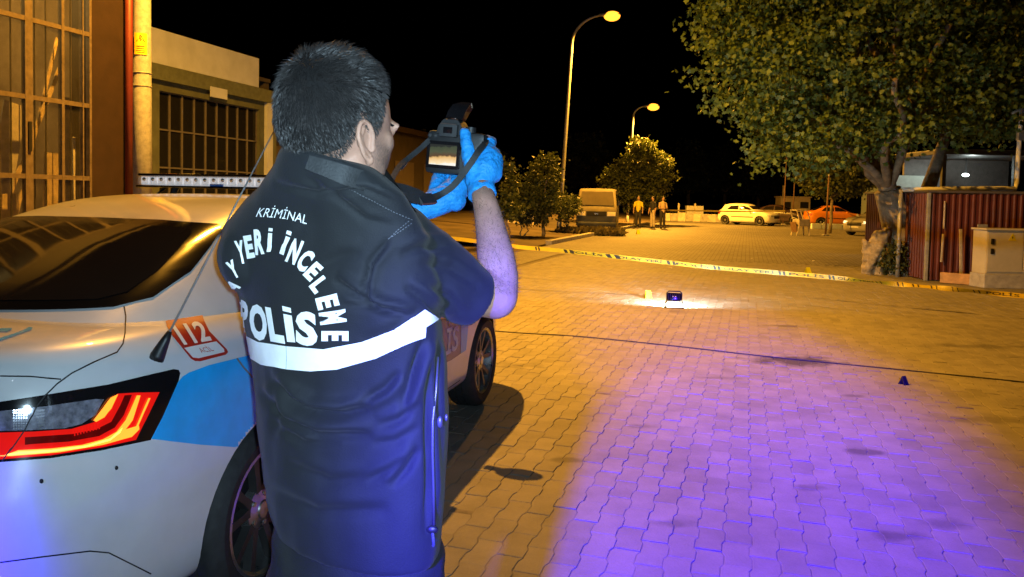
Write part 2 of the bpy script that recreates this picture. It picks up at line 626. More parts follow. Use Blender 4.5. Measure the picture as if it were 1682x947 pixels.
for (p, i, j) in shown:
    z, rx, ry, rz = jit(i, j)
    o = bpy.data.objects.new('paver', pmes[i % 2])
    COL.objects.link(o); o.parent = road
    o.location = p + Vector((0, 0, z)); o.rotation_euler = (rx, ry, math.pi / 2 - AST + rz)
nP = len(pv)
allv, allf = [], []
for k, (p, i, j) in enumerate(rest):
    z, rx, ry, rz = jit(i, j)
    q = pvs[i % 2].copy()
    q[:, 2] += z + q[:, 0] * -ry + q[:, 1] * rx
    c, s_ = math.cos(rz), math.sin(rz)
    x = q[:, 0] * c - q[:, 1] * s_; y = q[:, 0] * s_ + q[:, 1] * c
    w = np.outer(x, np.array(SU)) - np.outer(y, np.array(SV)) + np.array(p)
    w[:, 2] += q[:, 2]
    allv.append(w)
    allf += [tuple(a + k * nP for a in f) for f in pf]
pav = mk('paver_field', np.concatenate(allv), allf, MT['paver'], road)
pav['kind'] = 'stuff'

# raised kerbs along the left edge further up the street and the earth verge behind it
kg = MT['concrete']
for k in range(26):
    s = 24.5 + k * 1.0
    o = Geo().box((0, 0, 0), (0.2, 0.985, 0.22), bevel=0.02).build('kerb_stone', kg, road)
    o.location = ST(s, -6.1, 0.03); o.rotation_euler = (0, 0, -AST)
bank = []
nx, ny = 26, 40
vs = []
for a in range(nx + 1):
    for b_ in range(ny + 1):
        t = -6.2 - a * 0.9; s = 22 + b_ * 1.4
        vs.append(ST(s, t, 0.03 + 0.35 * min(1, a / 8.0) + 0.10 * noise.noise(Vector((s * 0.3, t * 0.3, 0)))))
fs = [(a * (ny + 1) + b_, a * (ny + 1) + b_ + 1, (a + 1) * (ny + 1) + b_ + 1, (a + 1) * (ny + 1) + b_) for a in range(nx) for b_ in range(ny)]
o = mk('terrain', vs, fs, gm, smooth=True); tag(o, 'earth verge rising behind the kerb', 'terrain', kind='structure')

# ================================================================== street lamps
lens_on = EM('sodium_lens', (1.0, 0.36, 0.025), 2.4)
def arm_path(base, height, reach, d, lean=Vector((0, 0, 0))):
    pts = []
    rad = min(2.2, reach * 1.15)
    for k in range(9):
        z = (height - rad * 0.75) * k / 8
        pts.append(base + Vector((0, 0, z)) + lean * z)
    top = pts[-1]
    for k in range(1, 9):
        a = math.pi / 2 * 0.92 * k / 8
        pts.append(top + d * (reach * (1 - math.cos(a))) + Vector((0, 0, rad * 0.75 * math.sin(a))))
    return pts
def street_lamp(base, height, reach, d, label, lean=Vector((0, 0, 0)), energy=1500, head=1.0, light=True):
    d = d.normalized()
    root = empty('street_lamp', base, 0, label, 'street lamp', 'tall street lamps along the left kerb')
    pts = arm_path(Vector(base), height, reach, d, lean)
    Geo().tube(pts, [0.085 - 0.045 * k / (len(pts) - 1) for k in range(len(pts))], 12).build('pole', MT['galv'], root, smooth=True)
    Geo().lathe([(0.0, 0), (0.14, 0), (0.14, 0.03), (0.1, 0.06), (0.095, 0.5), (0.08, 0.52)], base, 'Z', 14).build('base_sleeve', MT['white_paint'], root, smooth=True, angle=40)
    e = pts[-1]
    side = d.cross(Vector((0, 0, 1)))
    h = Geo(); rings = []
    for x, w, up, dn in ((-0.05, 0.05, 0.05, 0.04), (0.1, 0.09, 0.08, 0.05), (0.3, 0.15, 0.10, 0.05), (0.55, 0.15, 0.08, 0.04), (0.68, 0.10, 0.04, 0.02), (0.72, 0.03, 0.01, 0.0)):
        rings.append([e + d * x * head + side * (w * math.cos(a)) * head + Vector((0, 0, (up if math.sin(a) > 0 else dn) * math.sin(a) * head)) for a in [2 * math.pi * q / 14 for q in range(14)]])
    h.loft(rings); hd = h.build('lamp_head', MT['galv'], root, smooth=True)
    c = e + d * 0.42 * head
    Geo().ball(c - Vector((0, 0, 0.05 * head)), (0.30 * head, 0.21 * head, 0.18 * head), 14, 8, Matrix.Rotation(math.atan2(d.y, d.x), 3, 'Z')).build('lens', lens_on, hd, smooth=True)
    if light:
        lamp('street_lamp_light', 'SPOT', c - Vector((0, 0, 0.36)), energy, SODIUM, c + d * 1.0 - Vector((0, 0, 8)), 165, 0.5, 0.1)
    return root
b1 = G(918, 384); b1.z = 0.0
street_lamp(b1, 9.2, 1.35, Vector((1.0, -0.25, 0)), 'nearest tall curved-arm street lamp with a glowing orange head, behind the old minibus', Vector((0.045, 0, 0)), 13000, 1.15)
b2 = W(1031, 330, 51); b2.z = 0.0
street_lamp(b2, 7.75, 0.85, Vector((1.0, -0.2, 0)), 'farther street lamp whose arm rises out of the lit bush', Vector((0.03, 0, 0)), 17000, 1.3)

# concrete pole next to the car: it carries the lamp that lights the car (lamp is above the frame)
pb = W(233, 300, 11.3); pb.z = 0.0
root = empty('utility_pole', pb, 0, 'round pale concrete pole with a yellow warning plate, between the two workshops', 'pole')
Geo().tube([pb + Vector((0.0, 0, z)) for z in (0, 3, 6, 9.6)], [0.155, 0.130, 0.112, 0.09], 20).build('shaft', M('pole_concrete', (0.36, 0.37, 0.40), 0.85, var=0.25, scale=14, bump=0.5, bscale=70), root, smooth=True)
armv = (LAMP0 - pb); armv.z = 0
top = pb + Vector((0, 0, 9.3))
Geo().tube([top + Vector((0, 0, -0.8)), top + armv * 0.25 + Vector((0, 0, -0.2)), top + armv * 0.6, LAMP0 + Vector((0, 0, 0.35)) - armv.normalized() * 0.3], 0.035, 8).build('lamp_arm', MT['galv'], root, smooth=True)
Geo().ball(LAMP0 + Vector((0, 0, 0.30)), (0.36, 0.2, 0.12), 14, 8).build('lamp_head', MT['galv'], root, smooth=True)
for z in (3.17, 2.98):
    Geo().tube([pb + Vector((0.134 * math.cos(a), 0.134 * math.sin(a), z)) for a in [2 * math.pi * q / 20 for q in range(21)]], 0.006, 6).build('clamp_band', MT['galv'], root, smooth=True)
# the warning plate wraps round the shaft
pl = []
cc = W(240, 74, 11.3)
R0 = 0.128
def around(u, z):
    a = -math.pi / 2 + 0.32 + u / R0
    return Vector((pb.x + R0 * 1.03 * math.cos(a), pb.y + R0 * 1.03 * math.sin(a), z))
def plate(u0, u1, z0, z1, off):
    n = 8
    v = []
    for k in range(n + 1):
        u = u0 + (u1 - u0) * k / n
        for z in (z0, z1):
            p = around(u, z); q = Vector((p.x - pb.x, p.y - pb.y, 0)).normalized() * off
            v.append(p + q)
    return v, [(2 * k, 2 * k + 2, 2 * k + 3, 2 * k + 1) for k in range(n)]
v, f = plate(-0.085, 0.085, cc.z - 0.155, cc.z + 0.155, 0.004)
wp = mk('warning_plate', v, f, M('plate_yellow', (0.85, 0.62, 0.03), 0.45), root)
g = Geo(); g2 = Geo()
for (u0, u1, z0, z1) in ((-0.05, 0.05, -0.045, -0.035), (-0.05, 0.05, -0.075, -0.067), (-0.06, 0.06, -0.105, -0.098), (-0.04, 0.05, -0.13, -0.123)):
    v, f = plate(u0, u1, cc.z + z0, cc.z + z1, 0.006); g.add(v, f)
for (ua, za, ub, zb) in ((-0.05, 0.03, 0.0, 0.12), (0.0, 0.12, 0.05, 0.03), (-0.05, 0.03, 0.05, 0.03), (0.0, 0.095, -0.012, 0.07), (-0.012, 0.07, 0.012, 0.066), (0.012, 0.066, 0.0, 0.04)):
    t = Vector((ub - ua, zb - za)).normalized(); nn = Vector((-t.y, t.x)) * 0.005
    q = []
    for (u, z) in ((ua + nn.x, za + nn.y), (ua - nn.x, za - nn.y), (ub - nn.x, zb - nn.y), (ub + nn.x, zb + nn.y)):
        p = around(u, cc.z + z); w = Vector((p.x - pb.x, p.y - pb.y, 0)).normalized() * 0.006
        q.append(p + w)
    g2.add(q, [(0, 1, 2, 3)])
g.build('warning_text', MT['gap'], wp)['kind'] = 'stuff'
g2.build('warning_symbol', MT['gap'], wp)['kind'] = 'stuff'

# ================================================================== buildings on the left
def along(p, s, t=0, z=0):
    return Vector(p) + SU * s + SV * t + Vector((0, 0, z))
class Facade:
    """flat front seen along the street: p0 is its right (far) lower end, s runs toward the viewer"""
    def __init__(self, p0):
        self.p = Vector((p0[0], p0[1], 0))
    def box(self, g, s0, s1, z0, z1, d0, d1):
        # d: out toward the street
        rot = Matrix((tuple(-SU), tuple(SV), (0, 0, 1))).transposed()
        c = self.p - SU * (s0 + s1) / 2 + SV * (d0 + d1) / 2 + Vector((0, 0, (z0 + z1) / 2))
        g.box(c, (abs(s1 - s0), abs(d1 - d0), abs(z1 - z0)), rot)
        return g
    def s_at(self, px, py=200):
        d = ray(px, py)
        # intersection of the vertical plane through the pixel column with the front
        n = Vector((SV.x, SV.y, 0))
        k = (self.p - CAMLOC).dot(n) / d.dot(n)
        q = CAMLOC + d * k
        return -(q - self.p).dot(SU), q.z
# --- near workshop with the glazed doors
f1 = Facade(W(206, 300, 10.6))
brown = M('brown_sheet', (0.026, 0.014, 0.011), 0.55, var=0.2, scale=5, bump=0.1)
steel = M('door_steel', (0.13, 0.10, 0.08), 0.55, 0.1, var=0.3, scale=15, bump=0.1)
dark = M('dark_interior', (0.05, 0.04, 0.03), 0.9)
root = empty('workshop_building', f1.p, 0, 'workshop front with tall glazed steel doors and brown metal wall', 'building')
sd = f1.s_at(148)[0]
f1.box(Geo(), 0.0, sd, 0, 6.0, -0.3, 0.0).build('wall', brown, root)
f1.box(Geo(), sd, 9.5, 5.3, 6.0, -0.3, 0.0).build('lintel', brown, root)
f1.box(f1.box(f1.box(Geo(), 0.0, 9.5, 0, 6.0, -6.2, -6.0), 9.3, 9.5, 0, 6.0, -6, -0.3), 0, 0.2, 0, 6, -6, -0.3).build('back_wall', M('workshop_plaster', (0.42, 0.30, 0.17), 0.9, var=0.35, scale=2), root)
f1.box(Geo(), 0, 9.5, 6.0, 6.15, -6.2, 0.1).build('roof', brown, root)
f1.box(Geo(), 0, 9.5, -0.02, 0.02, -6.0, -0.3).build('floor', dark, root)
rp = M('red_pipe', (0.13, 0.018, 0.014), 0.5)
q = f1.p + SV * 0.06
Geo().tube([q + Vector((0, 0, 0)), q + Vector((0, 0, 6.2))], 0.05, 10).build('downpipe', rp, root, smooth=True)
# steel doors: stiles and rails, and panes between them
xs = [sd, sd + 0.03]
stile_px = [(148, 0.035), (136, 0.02), (103, 0.035), (47, 0.075)]
ss = [f1.s_at(px)[0] for px, w in stile_px]
step = ss[3] - ss[2]
ss += [ss[3] + step * 0.97, ss[3] + step * 1.9, ss[3] + step * 2.85, ss[3] + step * 3.8]
ws = [0.035, 0.02, 0.04, 0.10, 0.04, 0.04, 0.10, 0.04]
for s, w in zip(ss, ws):
    f1.box(Geo(), s - w / 2, s + w / 2, 0.02, 5.3, -0.05, 0.012).build('door_stile', steel, root)
zr = [f1.s_at(75, py)[1] for py in (290, 163, 38)]
dz = zr[1] - zr[0]
rails = [zr[0] - dz, zr[0], zr[1], zr[2], zr[2] + dz, zr[2] + 2 * dz]
rails = [0.10] + [z for z in rails if 0.25 < z < 5.2] + [5.26]
for z in rails:
    f1.box(Geo(), ss[0], ss[-1], z - 0.028, z + 0.028, -0.035, 0.008).build('door_rail', steel, root)
pane = glass('workshop_pane', (0.05, 0.045, 0.04), 0.08, alpha=0.22)
bar = M('bar_black', (0.03, 0.025, 0.02), 0.6)
for a in range(1, len(ss) - 1):
    for b_ in range(len(rails) - 1):
        f1.box(Geo(), ss[a] + 0.02, ss[a + 1] - 0.02, rails[b_] + 0.03, rails[b_ + 1] - 0.03, -0.022, -0.016).build('pane', pane, root)
for a in range(1, len(ss) - 1):
    w = (ss[a + 1] - ss[a])
    for k in (0.33, 0.66):
        f1.box(Geo(), ss[a] + w * k - 0.007, ss[a] + w * k + 0.007, 0.1, 5.2, -0.10, -0.086).build('window_bar', bar, root)
f1.box(Geo(), ss[3] - 0.02, ss[3] + 0.02, 1.9, 2.25, 0.012, 0.03).build('door_bolt', MT['black_plastic'], root)
# boards and sheets leaning just inside the doors
def lean_board(px0, py0, px1, py1, w, dep, mat, label):
    n = SV
    def hit(px, py):
        d = ray(px, py); k = (f1.p - SV * dep - CAMLOC).dot(n) / d.dot(n); return CAMLOC + d * k
    a, b_ = hit(px0, py0), hit(px1, py1)
    ax = (b_ - a)
    if a.z > b_.z: a, b_ = b_, a; ax = -ax
    t = ax.normalized()
    a = a - t * (a.z / t.z)
    L = (b_ - a).length
    sd_ = t.cross(SV).normalized()
    rot = Matrix((tuple(sd_), tuple(t), tuple(SV))).transposed()
    o = Geo().box((a + b_) / 2, (w, L, 0.02), rot, 0.003).build('board', mat, None)
    tag(o, label, 'board', 'boards leaning inside the workshop')
wood1 = M('board_pine', (0.50, 0.38, 0.22), 0.7, var=0.3, scale=9)
wood2 = M('board_grey', (0.46, 0.42, 0.36), 0.7, var=0.2, scale=9)
lean_board(5, 285, 25, 170, 0.30, 0.30, wood2, 'wide pale sheet leaning behind the leftmost lower pane')
lean_board(62, 200, 94, 62, 0.045, 0.5, wood1, 'long thin batten leaning behind the middle pane')
lean_board(57, 215, 98, 112, 0.06, 0.36, wood1, 'shorter thicker batten crossing below the long one')
lean_board(125, 282, 124, 225, 0.10, 0.25, wood2, 'upright white offcut behind the lower right pane')
lean_board(82, 340, 84, 250, 0.22, 0.28, wood1, 'upright yellowish panel low behind the centre pane')
lean_board(110, 350, 112, 160, 0.12, 0.45, wood1, 'tall narrow plank behind the right pane')
lean_board(12, 350, 10, 318, 0.26, 0.22, wood1, 'short plywood piece at the bottom left pane')
cw = f1.p - SU * 2.4 - SV * 2.2 + Vector((0, 0, 4.9))
root2 = empty('workshop_lamp', cw, 0, 'dim ceiling lamp inside the glazed workshop', 'lamp')
Geo().box(cw, (0.14, 1.2, 0.07), Matrix.Rotation(-AST, 3, 'Z'), 0.01).build('housing', MT['white_paint'], root2)
Geo().box(cw - Vector((0, 0, 0.06)), (0.08, 1.1, 0.045), Matrix.Rotation(-AST, 3, 'Z'), 0.01).build('tube', EM('workshop_tube', (1, 0.62, 0.2), 6), root2)
lamp('workshop_light', 'POINT', cw - Vector((0, 0, 0.35)), 150, (1.0, 0.62, 0.16), radius=0.25)

# --- green workshop further on, white parapet above a dark window grid
f2 = Facade(W(432, 250, 20.5))
green = M('green_render', (0.085, 0.095, 0.055), 0.8, var=0.25, scale=3, bump=0.15)
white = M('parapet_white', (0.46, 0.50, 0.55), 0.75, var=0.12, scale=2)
root = empty('green_workshop', f2.p, 0, 'low green workshop with white parapet and dark window grid behind the pole', 'building')
sl = f2.s_at(248)[0]
zt = (f2.s_at(422, 95)[1] + f2.s_at(250, 46)[1]) / 2
zb = (f2.s_at(422, 143)[1] + f2.s_at(250, 103)[1]) / 2
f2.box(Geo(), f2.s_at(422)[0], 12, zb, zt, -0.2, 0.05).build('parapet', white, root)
wl, wr_ = f2.s_at(262)[0], f2.s_at(426)[0]
wz1 = (f2.s_at(426, 178)[1] + f2.s_at(262, 150)[1]) / 2
wz0 = 1.15
g = Geo()
f2.box(g, -0.6, 12, wz1, zb - 0.002, -0.25, 0.0)
f2.box(g, -0.6, 12, 0, wz0, -0.25, 0.0)
f2.box(g, wl, 12, wz0, wz1, -0.25, 0.0)
f2.box(g, -0.6, wr_, wz0, wz1, -0.25, 0.0)
g.build('wall', green, root)
f2.box(Geo(), -0.6, 12, zb - 0.35, zb - 0.02, 0.0, 0.12).build('fascia', M('fascia_green', (0.10, 0.115, 0.07), 0.7, var=0.2), root)
f2.box(f2.box(Geo(), -0.6, 12, 0, zt, -8.2, -8.0), -0.6, -0.4, 0, zt - 0.4, -8, -0.25).build('back_wall', dark, root)
f2.box(Geo(), -0.6, 12, zt - 0.5, zt - 0.4, -8.2, -0.2).build('roof', dark, root)
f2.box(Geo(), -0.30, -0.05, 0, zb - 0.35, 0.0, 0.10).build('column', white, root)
f2.box(Geo(), f2.s_at(365, 150)[0], f2.s_at(338, 150)[0], zb - 0.5, zb - 0.26, 0.12, 0.15).build('vent_box', white, root)
frame = M('window_frame_dark', (0.10, 0.09, 0.08), 0.6)
ncol, nrow = 9, 3
dsx = (wl - wr_) / ncol; dzz = (wz1 - wz0) / nrow
for k in range(ncol + 1):
    f2.box(Geo(), wr_ + k * dsx - 0.018, wr_ + k * dsx + 0.018, wz0, wz1, -0.12, -0.07).build('mullion', frame, root)
for k in range(nrow + 1):
    f2.box(Geo(), wr_, wl, wz0 + k * dzz - 0.018, wz0 + k * dzz + 0.018, -0.13, -0.072).build('transom', frame, root)
pane2 = glass('green_workshop_pane', (0.012, 0.012, 0.012), 0.05)
for a in range(ncol):
    for b_ in range(nrow):
        o = f2.box(Geo(), wr_ + a * dsx + 0.02, wr_ + (a + 1) * dsx - 0.02, wz0 + b_ * dzz + 0.02, wz0 + (b_ + 1) * dzz - 0.02, -0.105, -0.1).build('pane', pane2, root)
# --- dark building beyond, behind the officer
f3 = Facade(W(735, 250, 44))
root = empty('far_workshop', f3.p, 0, 'dark brown workshop block far back between the officer and the camera', 'building')
f3.box(Geo(), 0, 19, 0, 4.6, -9, 0).build('wall', M('far_brown', (0.022, 0.014, 0.010), 0.8, var=0.3, scale=1.5), root)
f3.box(Geo(), -0.3, 19.3, 4.6, 4.85, -9.3, 0.3).build('roof', brown, root)
for k in range(5):
    f3.box(Geo(), 1.2 + 3.5 * k, 3.4 + 3.5 * k, 0, 3.2, 0, 0.06).build('shutter_door', M('shutter', (0.06, 0.045, 0.04), 0.6), root)
# ================================================================== cars
def interp(x, xs, ys):
    return float(np.interp(x, xs, ys))
class CarShape:
    """body as stacked plan outlines; local x right, y forward, z up, origin under the rear axle"""
    def __init__(self, kind='sedan', nh=46, lv=44, sx=1.0, sy=1.0, sz=1.0):
        self.kind = kind
        self.s = (sx, sy, sz)
        self.nh, self.lv = nh, lv
    def half(self, w, yr, yf):
        k = w / 0.905
        c = [(0, yr), (0.30 * k, yr + 0.006), (0.54 * k, yr + 0.035), (0.70 * k, yr + 0.10), (0.80 * k, yr + 0.21), (0.865 * k, yr + 0.38), (0.895 * k, yr + 0.62),
             (0.905 * k, 0.0), (0.90 * k, 0.7), (0.90 * k, 1.3), (0.90 * k, 2.0), (0.905 * k, 2.65), (0.885 * k, yf - 0.62), (0.83 * k, yf - 0.34), (0.70 * k, yf - 0.13), (0.4 * k, yf - 0.03), (0, yf)]
        return c
    def lower(self):
        kind = self.kind
        if kind == 'hatch':
            G_ = ([-1.05, 0, 1.3, 2.2, 2.9, 3.3, 3.6], [0.95, 0.95, 0.90, 0.82, 0.72, 0.55, 0.35])
            LV = [(0.20, .80, -.62, 3.40), (0.24, .86, -.70, 3.48), (0.34, .885, -.76, 3.54), (0.50, .898, -.78, 3.56), (0.66, .905, -.76, 3.54), (0.80, .90, -.72, 3.50), (0.93, .885, -.70, 3.44), (1.0, .86, -.68, 3.36), (1.04, .80, -.60, 3.28), (1.05, .68, -.50, 3.2), (1.06, .40, -.45, 3.1), (1.06, .01, -.42, 3.05)]
        else:
            G_ = ([-1.05, 0, 1.3, 2.2, 2.9, 3.3, 3.58], [1.0, 0.97, 0.86, 0.80, 0.68, 0.5, 0.3])
            LV = [(0.20, .78, -.88, 3.42), (0.24, .85, -.98, 3.49), (0.30, .880, -1.035, 3.54), (0.42, .893, -1.06, 3.575), (0.54, .902, -1.065, 3.58), (0.64, .906, -1.06, 3.57), (0.72, .906, -1.035, 3.56),
                  (0.80, .902, -1.01, 3.53), (0.88, .893, -1.00, 3.49), (0.945, .878, -.985, 3.44), (0.99, .855, -.97, 3.40), (1.025, .82, -.945, 3.34), (1.043, .775, -.90, 3.28), (1.055, .70, -.85, 3.22), (1.065, .55, -.82, 3.17), (1.072, .30, -.80, 3.12), (1.075, .01, -.80, 3.1)]
        rows = []
        for z0, w, yr, yf in LV:
            h = self.half(w, yr, yf)
            row = []
            for x, y in h:
                z = z0 if z0 < 0.6 else 0.6 + (z0 - 0.6) * interp(y, *G_)
                # rear deck falls a little toward the tail
                row.append((x, y, z))
            rows.append([np.array(p) for p in row])
        return self.surface(rows)
    def upper(self):
        if self.kind == 'hatch':
            LV = [(0.95, .80, -.62, 2.62), (1.06, .765, -.56, 2.34), (1.2, .72, -.47, 2.06), (1.32, .67, -.36, 1.82), (1.40, .62, -.20, 1.6), (1.45, .54, 0.05, 1.4), (1.475, .36, .3, 1.2), (1.48, .01, .4, 1.1)]
        else:
            LV = [(0.98, .815, -.80, 2.60), (1.05, .785, -.64, 2.42), (1.12, .752, -.47, 2.25), (1.2, .712, -.25, 2.05), (1.28, .672, -.02, 1.84), (1.345, .632, .20, 1.64), (1.392, .585, .40, 1.48), (1.418, .52, .56, 1.36), (1.434, .40, .70, 1.26), (1.442, .22, .8, 1.18), (1.445, .01, .85, 1.12)]
        rows = []
        for z0, w, yr, yf in LV:
            k = w / 0.8
            q = min(1.0, (yf - yr) / 2.0)
            c = [(0, yr), (0.28 * k, yr + 0.010 * q), (0.48 * k, yr + 0.045 * q), (0.62 * k, yr + 0.12 * q), (0.70 * k, yr + 0.23 * q), (0.755 * k, yr + 0.40 * q), (0.79 * k, yr + 0.68 * q),
                 (0.80 * k, yr + (yf - yr) * 0.42), (0.80 * k, yr + (yf - yr) * 0.52), (0.795 * k, yr + (yf - yr) * 0.62), (0.775 * k, yf - 0.66 * q), (0.73 * k, yf - 0.40 * q), (0.62 * k, yf - 0.19 * q), (0.36 * k, yf - 0.05 * q), (0, yf)]
            rows.append([np.array((x, y, z0 - 0.03 * max(0, (y - 1.0)) * (z0 < 1.3))) for x, y in c])
        return self.surface(rows)
    def surface(self, rows):
        dense = [catmull(r, self.nh) for r in rows]
        cols = [catmull([dense[i][k] for i in range(len(rows))], self.lv) for k in range(self.nh)]
        grid = [[cols[k][j] * np.array(self.s) for k in range(self.nh)] for j in range(self.lv)]
        rings = []
        for row in grid:
            right = [Vector((max(0.0, p[0]), p[1], p[2])) for p in row]
            right[0].x = 0; right[-1].x = 0
            left = [Vector((-p.x, p.y, p.z)) for p in right[1:-1]][::-1]
            rings.append(right + left)
        return Geo().loft(rings, cap=True)
def cut_arches(geo, mats, wheels, rad, width, side_x):
    """body mesh with round wheel arches; the inside of an arch is black"""
    o = mk('tmp_body', geo.v, geo.f, None)
    c = Geo()
    for (x, y, z) in wheels:
        s = 1 if x > 0 else -1
        prof = [(0.001, s * (side_x - width)), (rad, s * (side_x - width)), (rad, s * (side_x + 0.2)), (0.001, s * (side_x + 0.2))]
        c.lathe(prof, (0, y, z), 'X', 48)
    k = mk('tmp_cut', c.v, c.f, None)
    for ob in (o, k):
        bm = bmesh.new(); bm.from_mesh(ob.data)
        bmesh.ops.remove_doubles(bm, verts=bm.verts, dist=0.0008)
        bmesh.ops.recalc_face_normals(bm, faces=bm.faces)
        bm.to_mesh(ob.data); bm.free()
    m = o.modifiers.new('b', 'BOOLEAN'); m.object = k; m.operation = 'DIFFERENCE'; m.solver = 'EXACT'
    dg = bpy.context.evaluated_depsgraph_get()
    me = bpy.data.meshes.new_from_object(o.evaluated_get(dg))
    bpy.data.objects.remove(o); bpy.data.objects.remove(k)
    for p in me.polygons:
        c_ = p.center
        for (x, y, z) in wheels:
            if (abs(math.hypot(c_.y - y, c_.z - z) - rad) < 0.006 and abs(p.normal.x) < 0.45) or (math.hypot(c_.y - y, c_.z - z) < rad and abs(c_.x) < side_x - 0.1):
                if c_.x * x > 0: p.material_index = 1
    for mm in mats: me.materials.append(mm)
    me.polygons.foreach_set('use_smooth', [True] * len(me.polygons))
    me.set_sharp_from_angle(angle=R(38))
    return me
def wheel_parts(rt=0.318, wt=0.205, rr=0.225, mats=('alloy', 'alloy_dark'), n=40, spokes=5):
    """tyre and rim, axis along x, outer face toward +x"""
    h = wt / 2
    tyre = Geo().lathe([(rr, -h * 0.9), (rr + 0.015, -h), (rt - 0.045, -h * 1.04), (rt - 0.012, -h * 0.86), (rt, -h * 0.62), (rt, -h * 0.30), (rt - 0.007, -h * 0.28), (rt - 0.007, -h * 0.22), (rt, -h * 0.20),
                        (rt, h * 0.20), (rt - 0.007, h * 0.22), (rt - 0.007, h * 0.28), (rt, h * 0.30), (rt, h * 0.62), (rt - 0.012, h * 0.86), (rt - 0.045, h * 1.04), (rr + 0.015, h), (rr, h * 0.9)], (0, 0, 0), 'X', n)
    rim = Geo().lathe([(rr + 0.004, h * 0.93), (rr - 0.006, h * 0.95), (rr - 0.016, h * 0.85), (rr - 0.022, h * 0.3), (rr - 0.03, -h * 0.9)], (0, 0, 0), 'X', n)
    back = Geo().lathe([(0.001, -h * 0.25), (rr - 0.03, -h * 0.3)], (0, 0, 0), 'X', n)
    sp = Geo()
    for k in range(spokes):
        a = 2 * math.pi * k / spokes + 0.3
        for da in (-0.17, 0.17):
            u = Vector((0, math.cos(a + da * 0.55), math.sin(a + da * 0.55))); v = Vector((0, math.cos(a + da * 1.7), math.sin(a + da * 1.7)))
            p0 = u * 0.045 + Vector((h * 0.62, 0, 0)); p1 = v * (rr - 0.012) + Vector((h * 0.80, 0, 0))
            t = (p1 - p0).normalized(); sd = t.cross(Vector((1, 0, 0))).normalized()
            r = []
            for q, w in ((p0, 0.022), (p0.lerp(p1, 0.5), 0.016), (p1, 0.020)):
                r.append([q + sd * w - Vector((0.03, 0, 0)), q + sd * w * 0.8, q - sd * w * 0.8, q - sd * w - Vector((0.03, 0, 0))])
            sp.loft(r)
    hub = Geo().lathe([(0.001, h * 0.78), (0.03, h * 0.77), (0.034, h * 0.72), (0.075, h * 0.62), (0.08, h * 0.3)], (0, 0, 0), 'X', 20)
    for k in range(5):
        a = 2 * math.pi * k / 5
        hub.lathe([(0.001, h * 0.7), (0.009, h * 0.7), (0.009, h * 0.4)], (0, 0.055 * math.cos(a), 0.055 * math.sin(a)), 'X', 8)
    return tyre, rim, back, sp, hub
_wm = {}
def add_wheel(parent, x, y, z, key='main', **kw):
    if key not in _wm:
        ty, ri, ba, sp, hu = wheel_parts(**kw)
        ms = []
        for nm, gg, mt in (('wheel', ty, MT['rubber']), ('rim', ri, MT['alloy']), ('brake_disc', ba, MT['gap']), ('spokes', sp, MT['alloy_dark']), ('hub_cap', hu, MT['alloy'])):
            o = gg.build(nm, mt, None, smooth=True, angle=35)
            ms.append((nm, o.data)); bpy.data.objects.remove(o)
        _wm[key] = ms
    ms = _wm[key]
    w = bpy.data.objects.new('wheel', ms[0][1])
    link(w, parent, local=True)
    w.location = (x, y, z)
    if x < 0: w.rotation_euler = (0, 0, math.pi)
    for nm, me in ms[1:]:
        c = bpy.data.objects.new(nm, me); link(c, w, local=True)
    return w

def car_paint(name, col, rough=0.32):
    return M(name, col, rough, 0.0, var=0.07, scale=5, coat=0.6, spec=0.5, rvar=0.10, detail=8)

# ------------------------------------------------------------------ the police car
HD = R(14.5)
CB = Vector((-1.72, 2.93, 0.0))
car = empty('police_car', CB, -HD, 'white police sedan with blue side panels, red tail light lit, roof light bar', 'police car')
CMI = (Matrix.Translation(CB) @ Matrix.Rotation(-HD, 4, 'Z')).inverted()
CMI3 = CMI.to_3x3()
paint = car_paint('police_white_paint', (0.66, 0.67, 0.68))
cs = CarShape('sedan', 60, 64)
WH = [(0.80, 0, 0.318), (-0.80, 0, 0.318), (0.80, 2.71, 0.318), (-0.80, 2.71, 0.318)]
low = cs.lower()
body_me = cut_arches(low, [paint, MT['gap']], WH, 0.352, 0.30, 0.91)
body_o = bpy.data.objects.new('body', body_me); link(body_o, car, local=True)
up = cs.upper()
cabin = up.build('cabin', paint, car, local=True, smooth=True, angle=60)
for w in WH: add_wheel(car, *w)
def bvh_of(*objs):
    vs, fs = [], []
    for o in objs:
        b = len(vs)
        vs += [v.co.copy() for v in o.data.vertices]
        fs += [tuple(i + b for i in p.vertices) for p in o.data.polygons]
    return BVHTree.FromPolygons(vs, fs)
CARB = bvh_of(body_o, cabin)
ARCH = {p.index for p in body_me.polygons if p.material_index == 1}
CABB = bvh_of(cabin)
BODB = bvh_of(body_o)
camL = CMI @ CAMLOC
def pxray(u, v): return camL, CMI3 @ ray(u, v)
def rearray(u, v): return Vector((u, -3, v)), Vector((0, 1, 0))
def sideray(u, v): return Vector((3, u, v)), Vector((-1, 0, 0))
def sidelray(u, v): return Vector((-3, u, v)), Vector((1, 0, 0))
def frontray(u, v): return Vector((u, 6, v)), Vector((0, -1, 0))
def topray(u, v): return Vector((u, v, 3)), Vector((0, 0, -1))
cglass = glass('car_glass', (0.012, 0.010, 0.009), 0.05)
cglass.node_tree.nodes['Principled BSDF'].inputs['Specular IOR Level'].default_value = 0.28
frit = M('frit_black', (0.006, 0.0055, 0.0055), 0.10, spec=0.25)
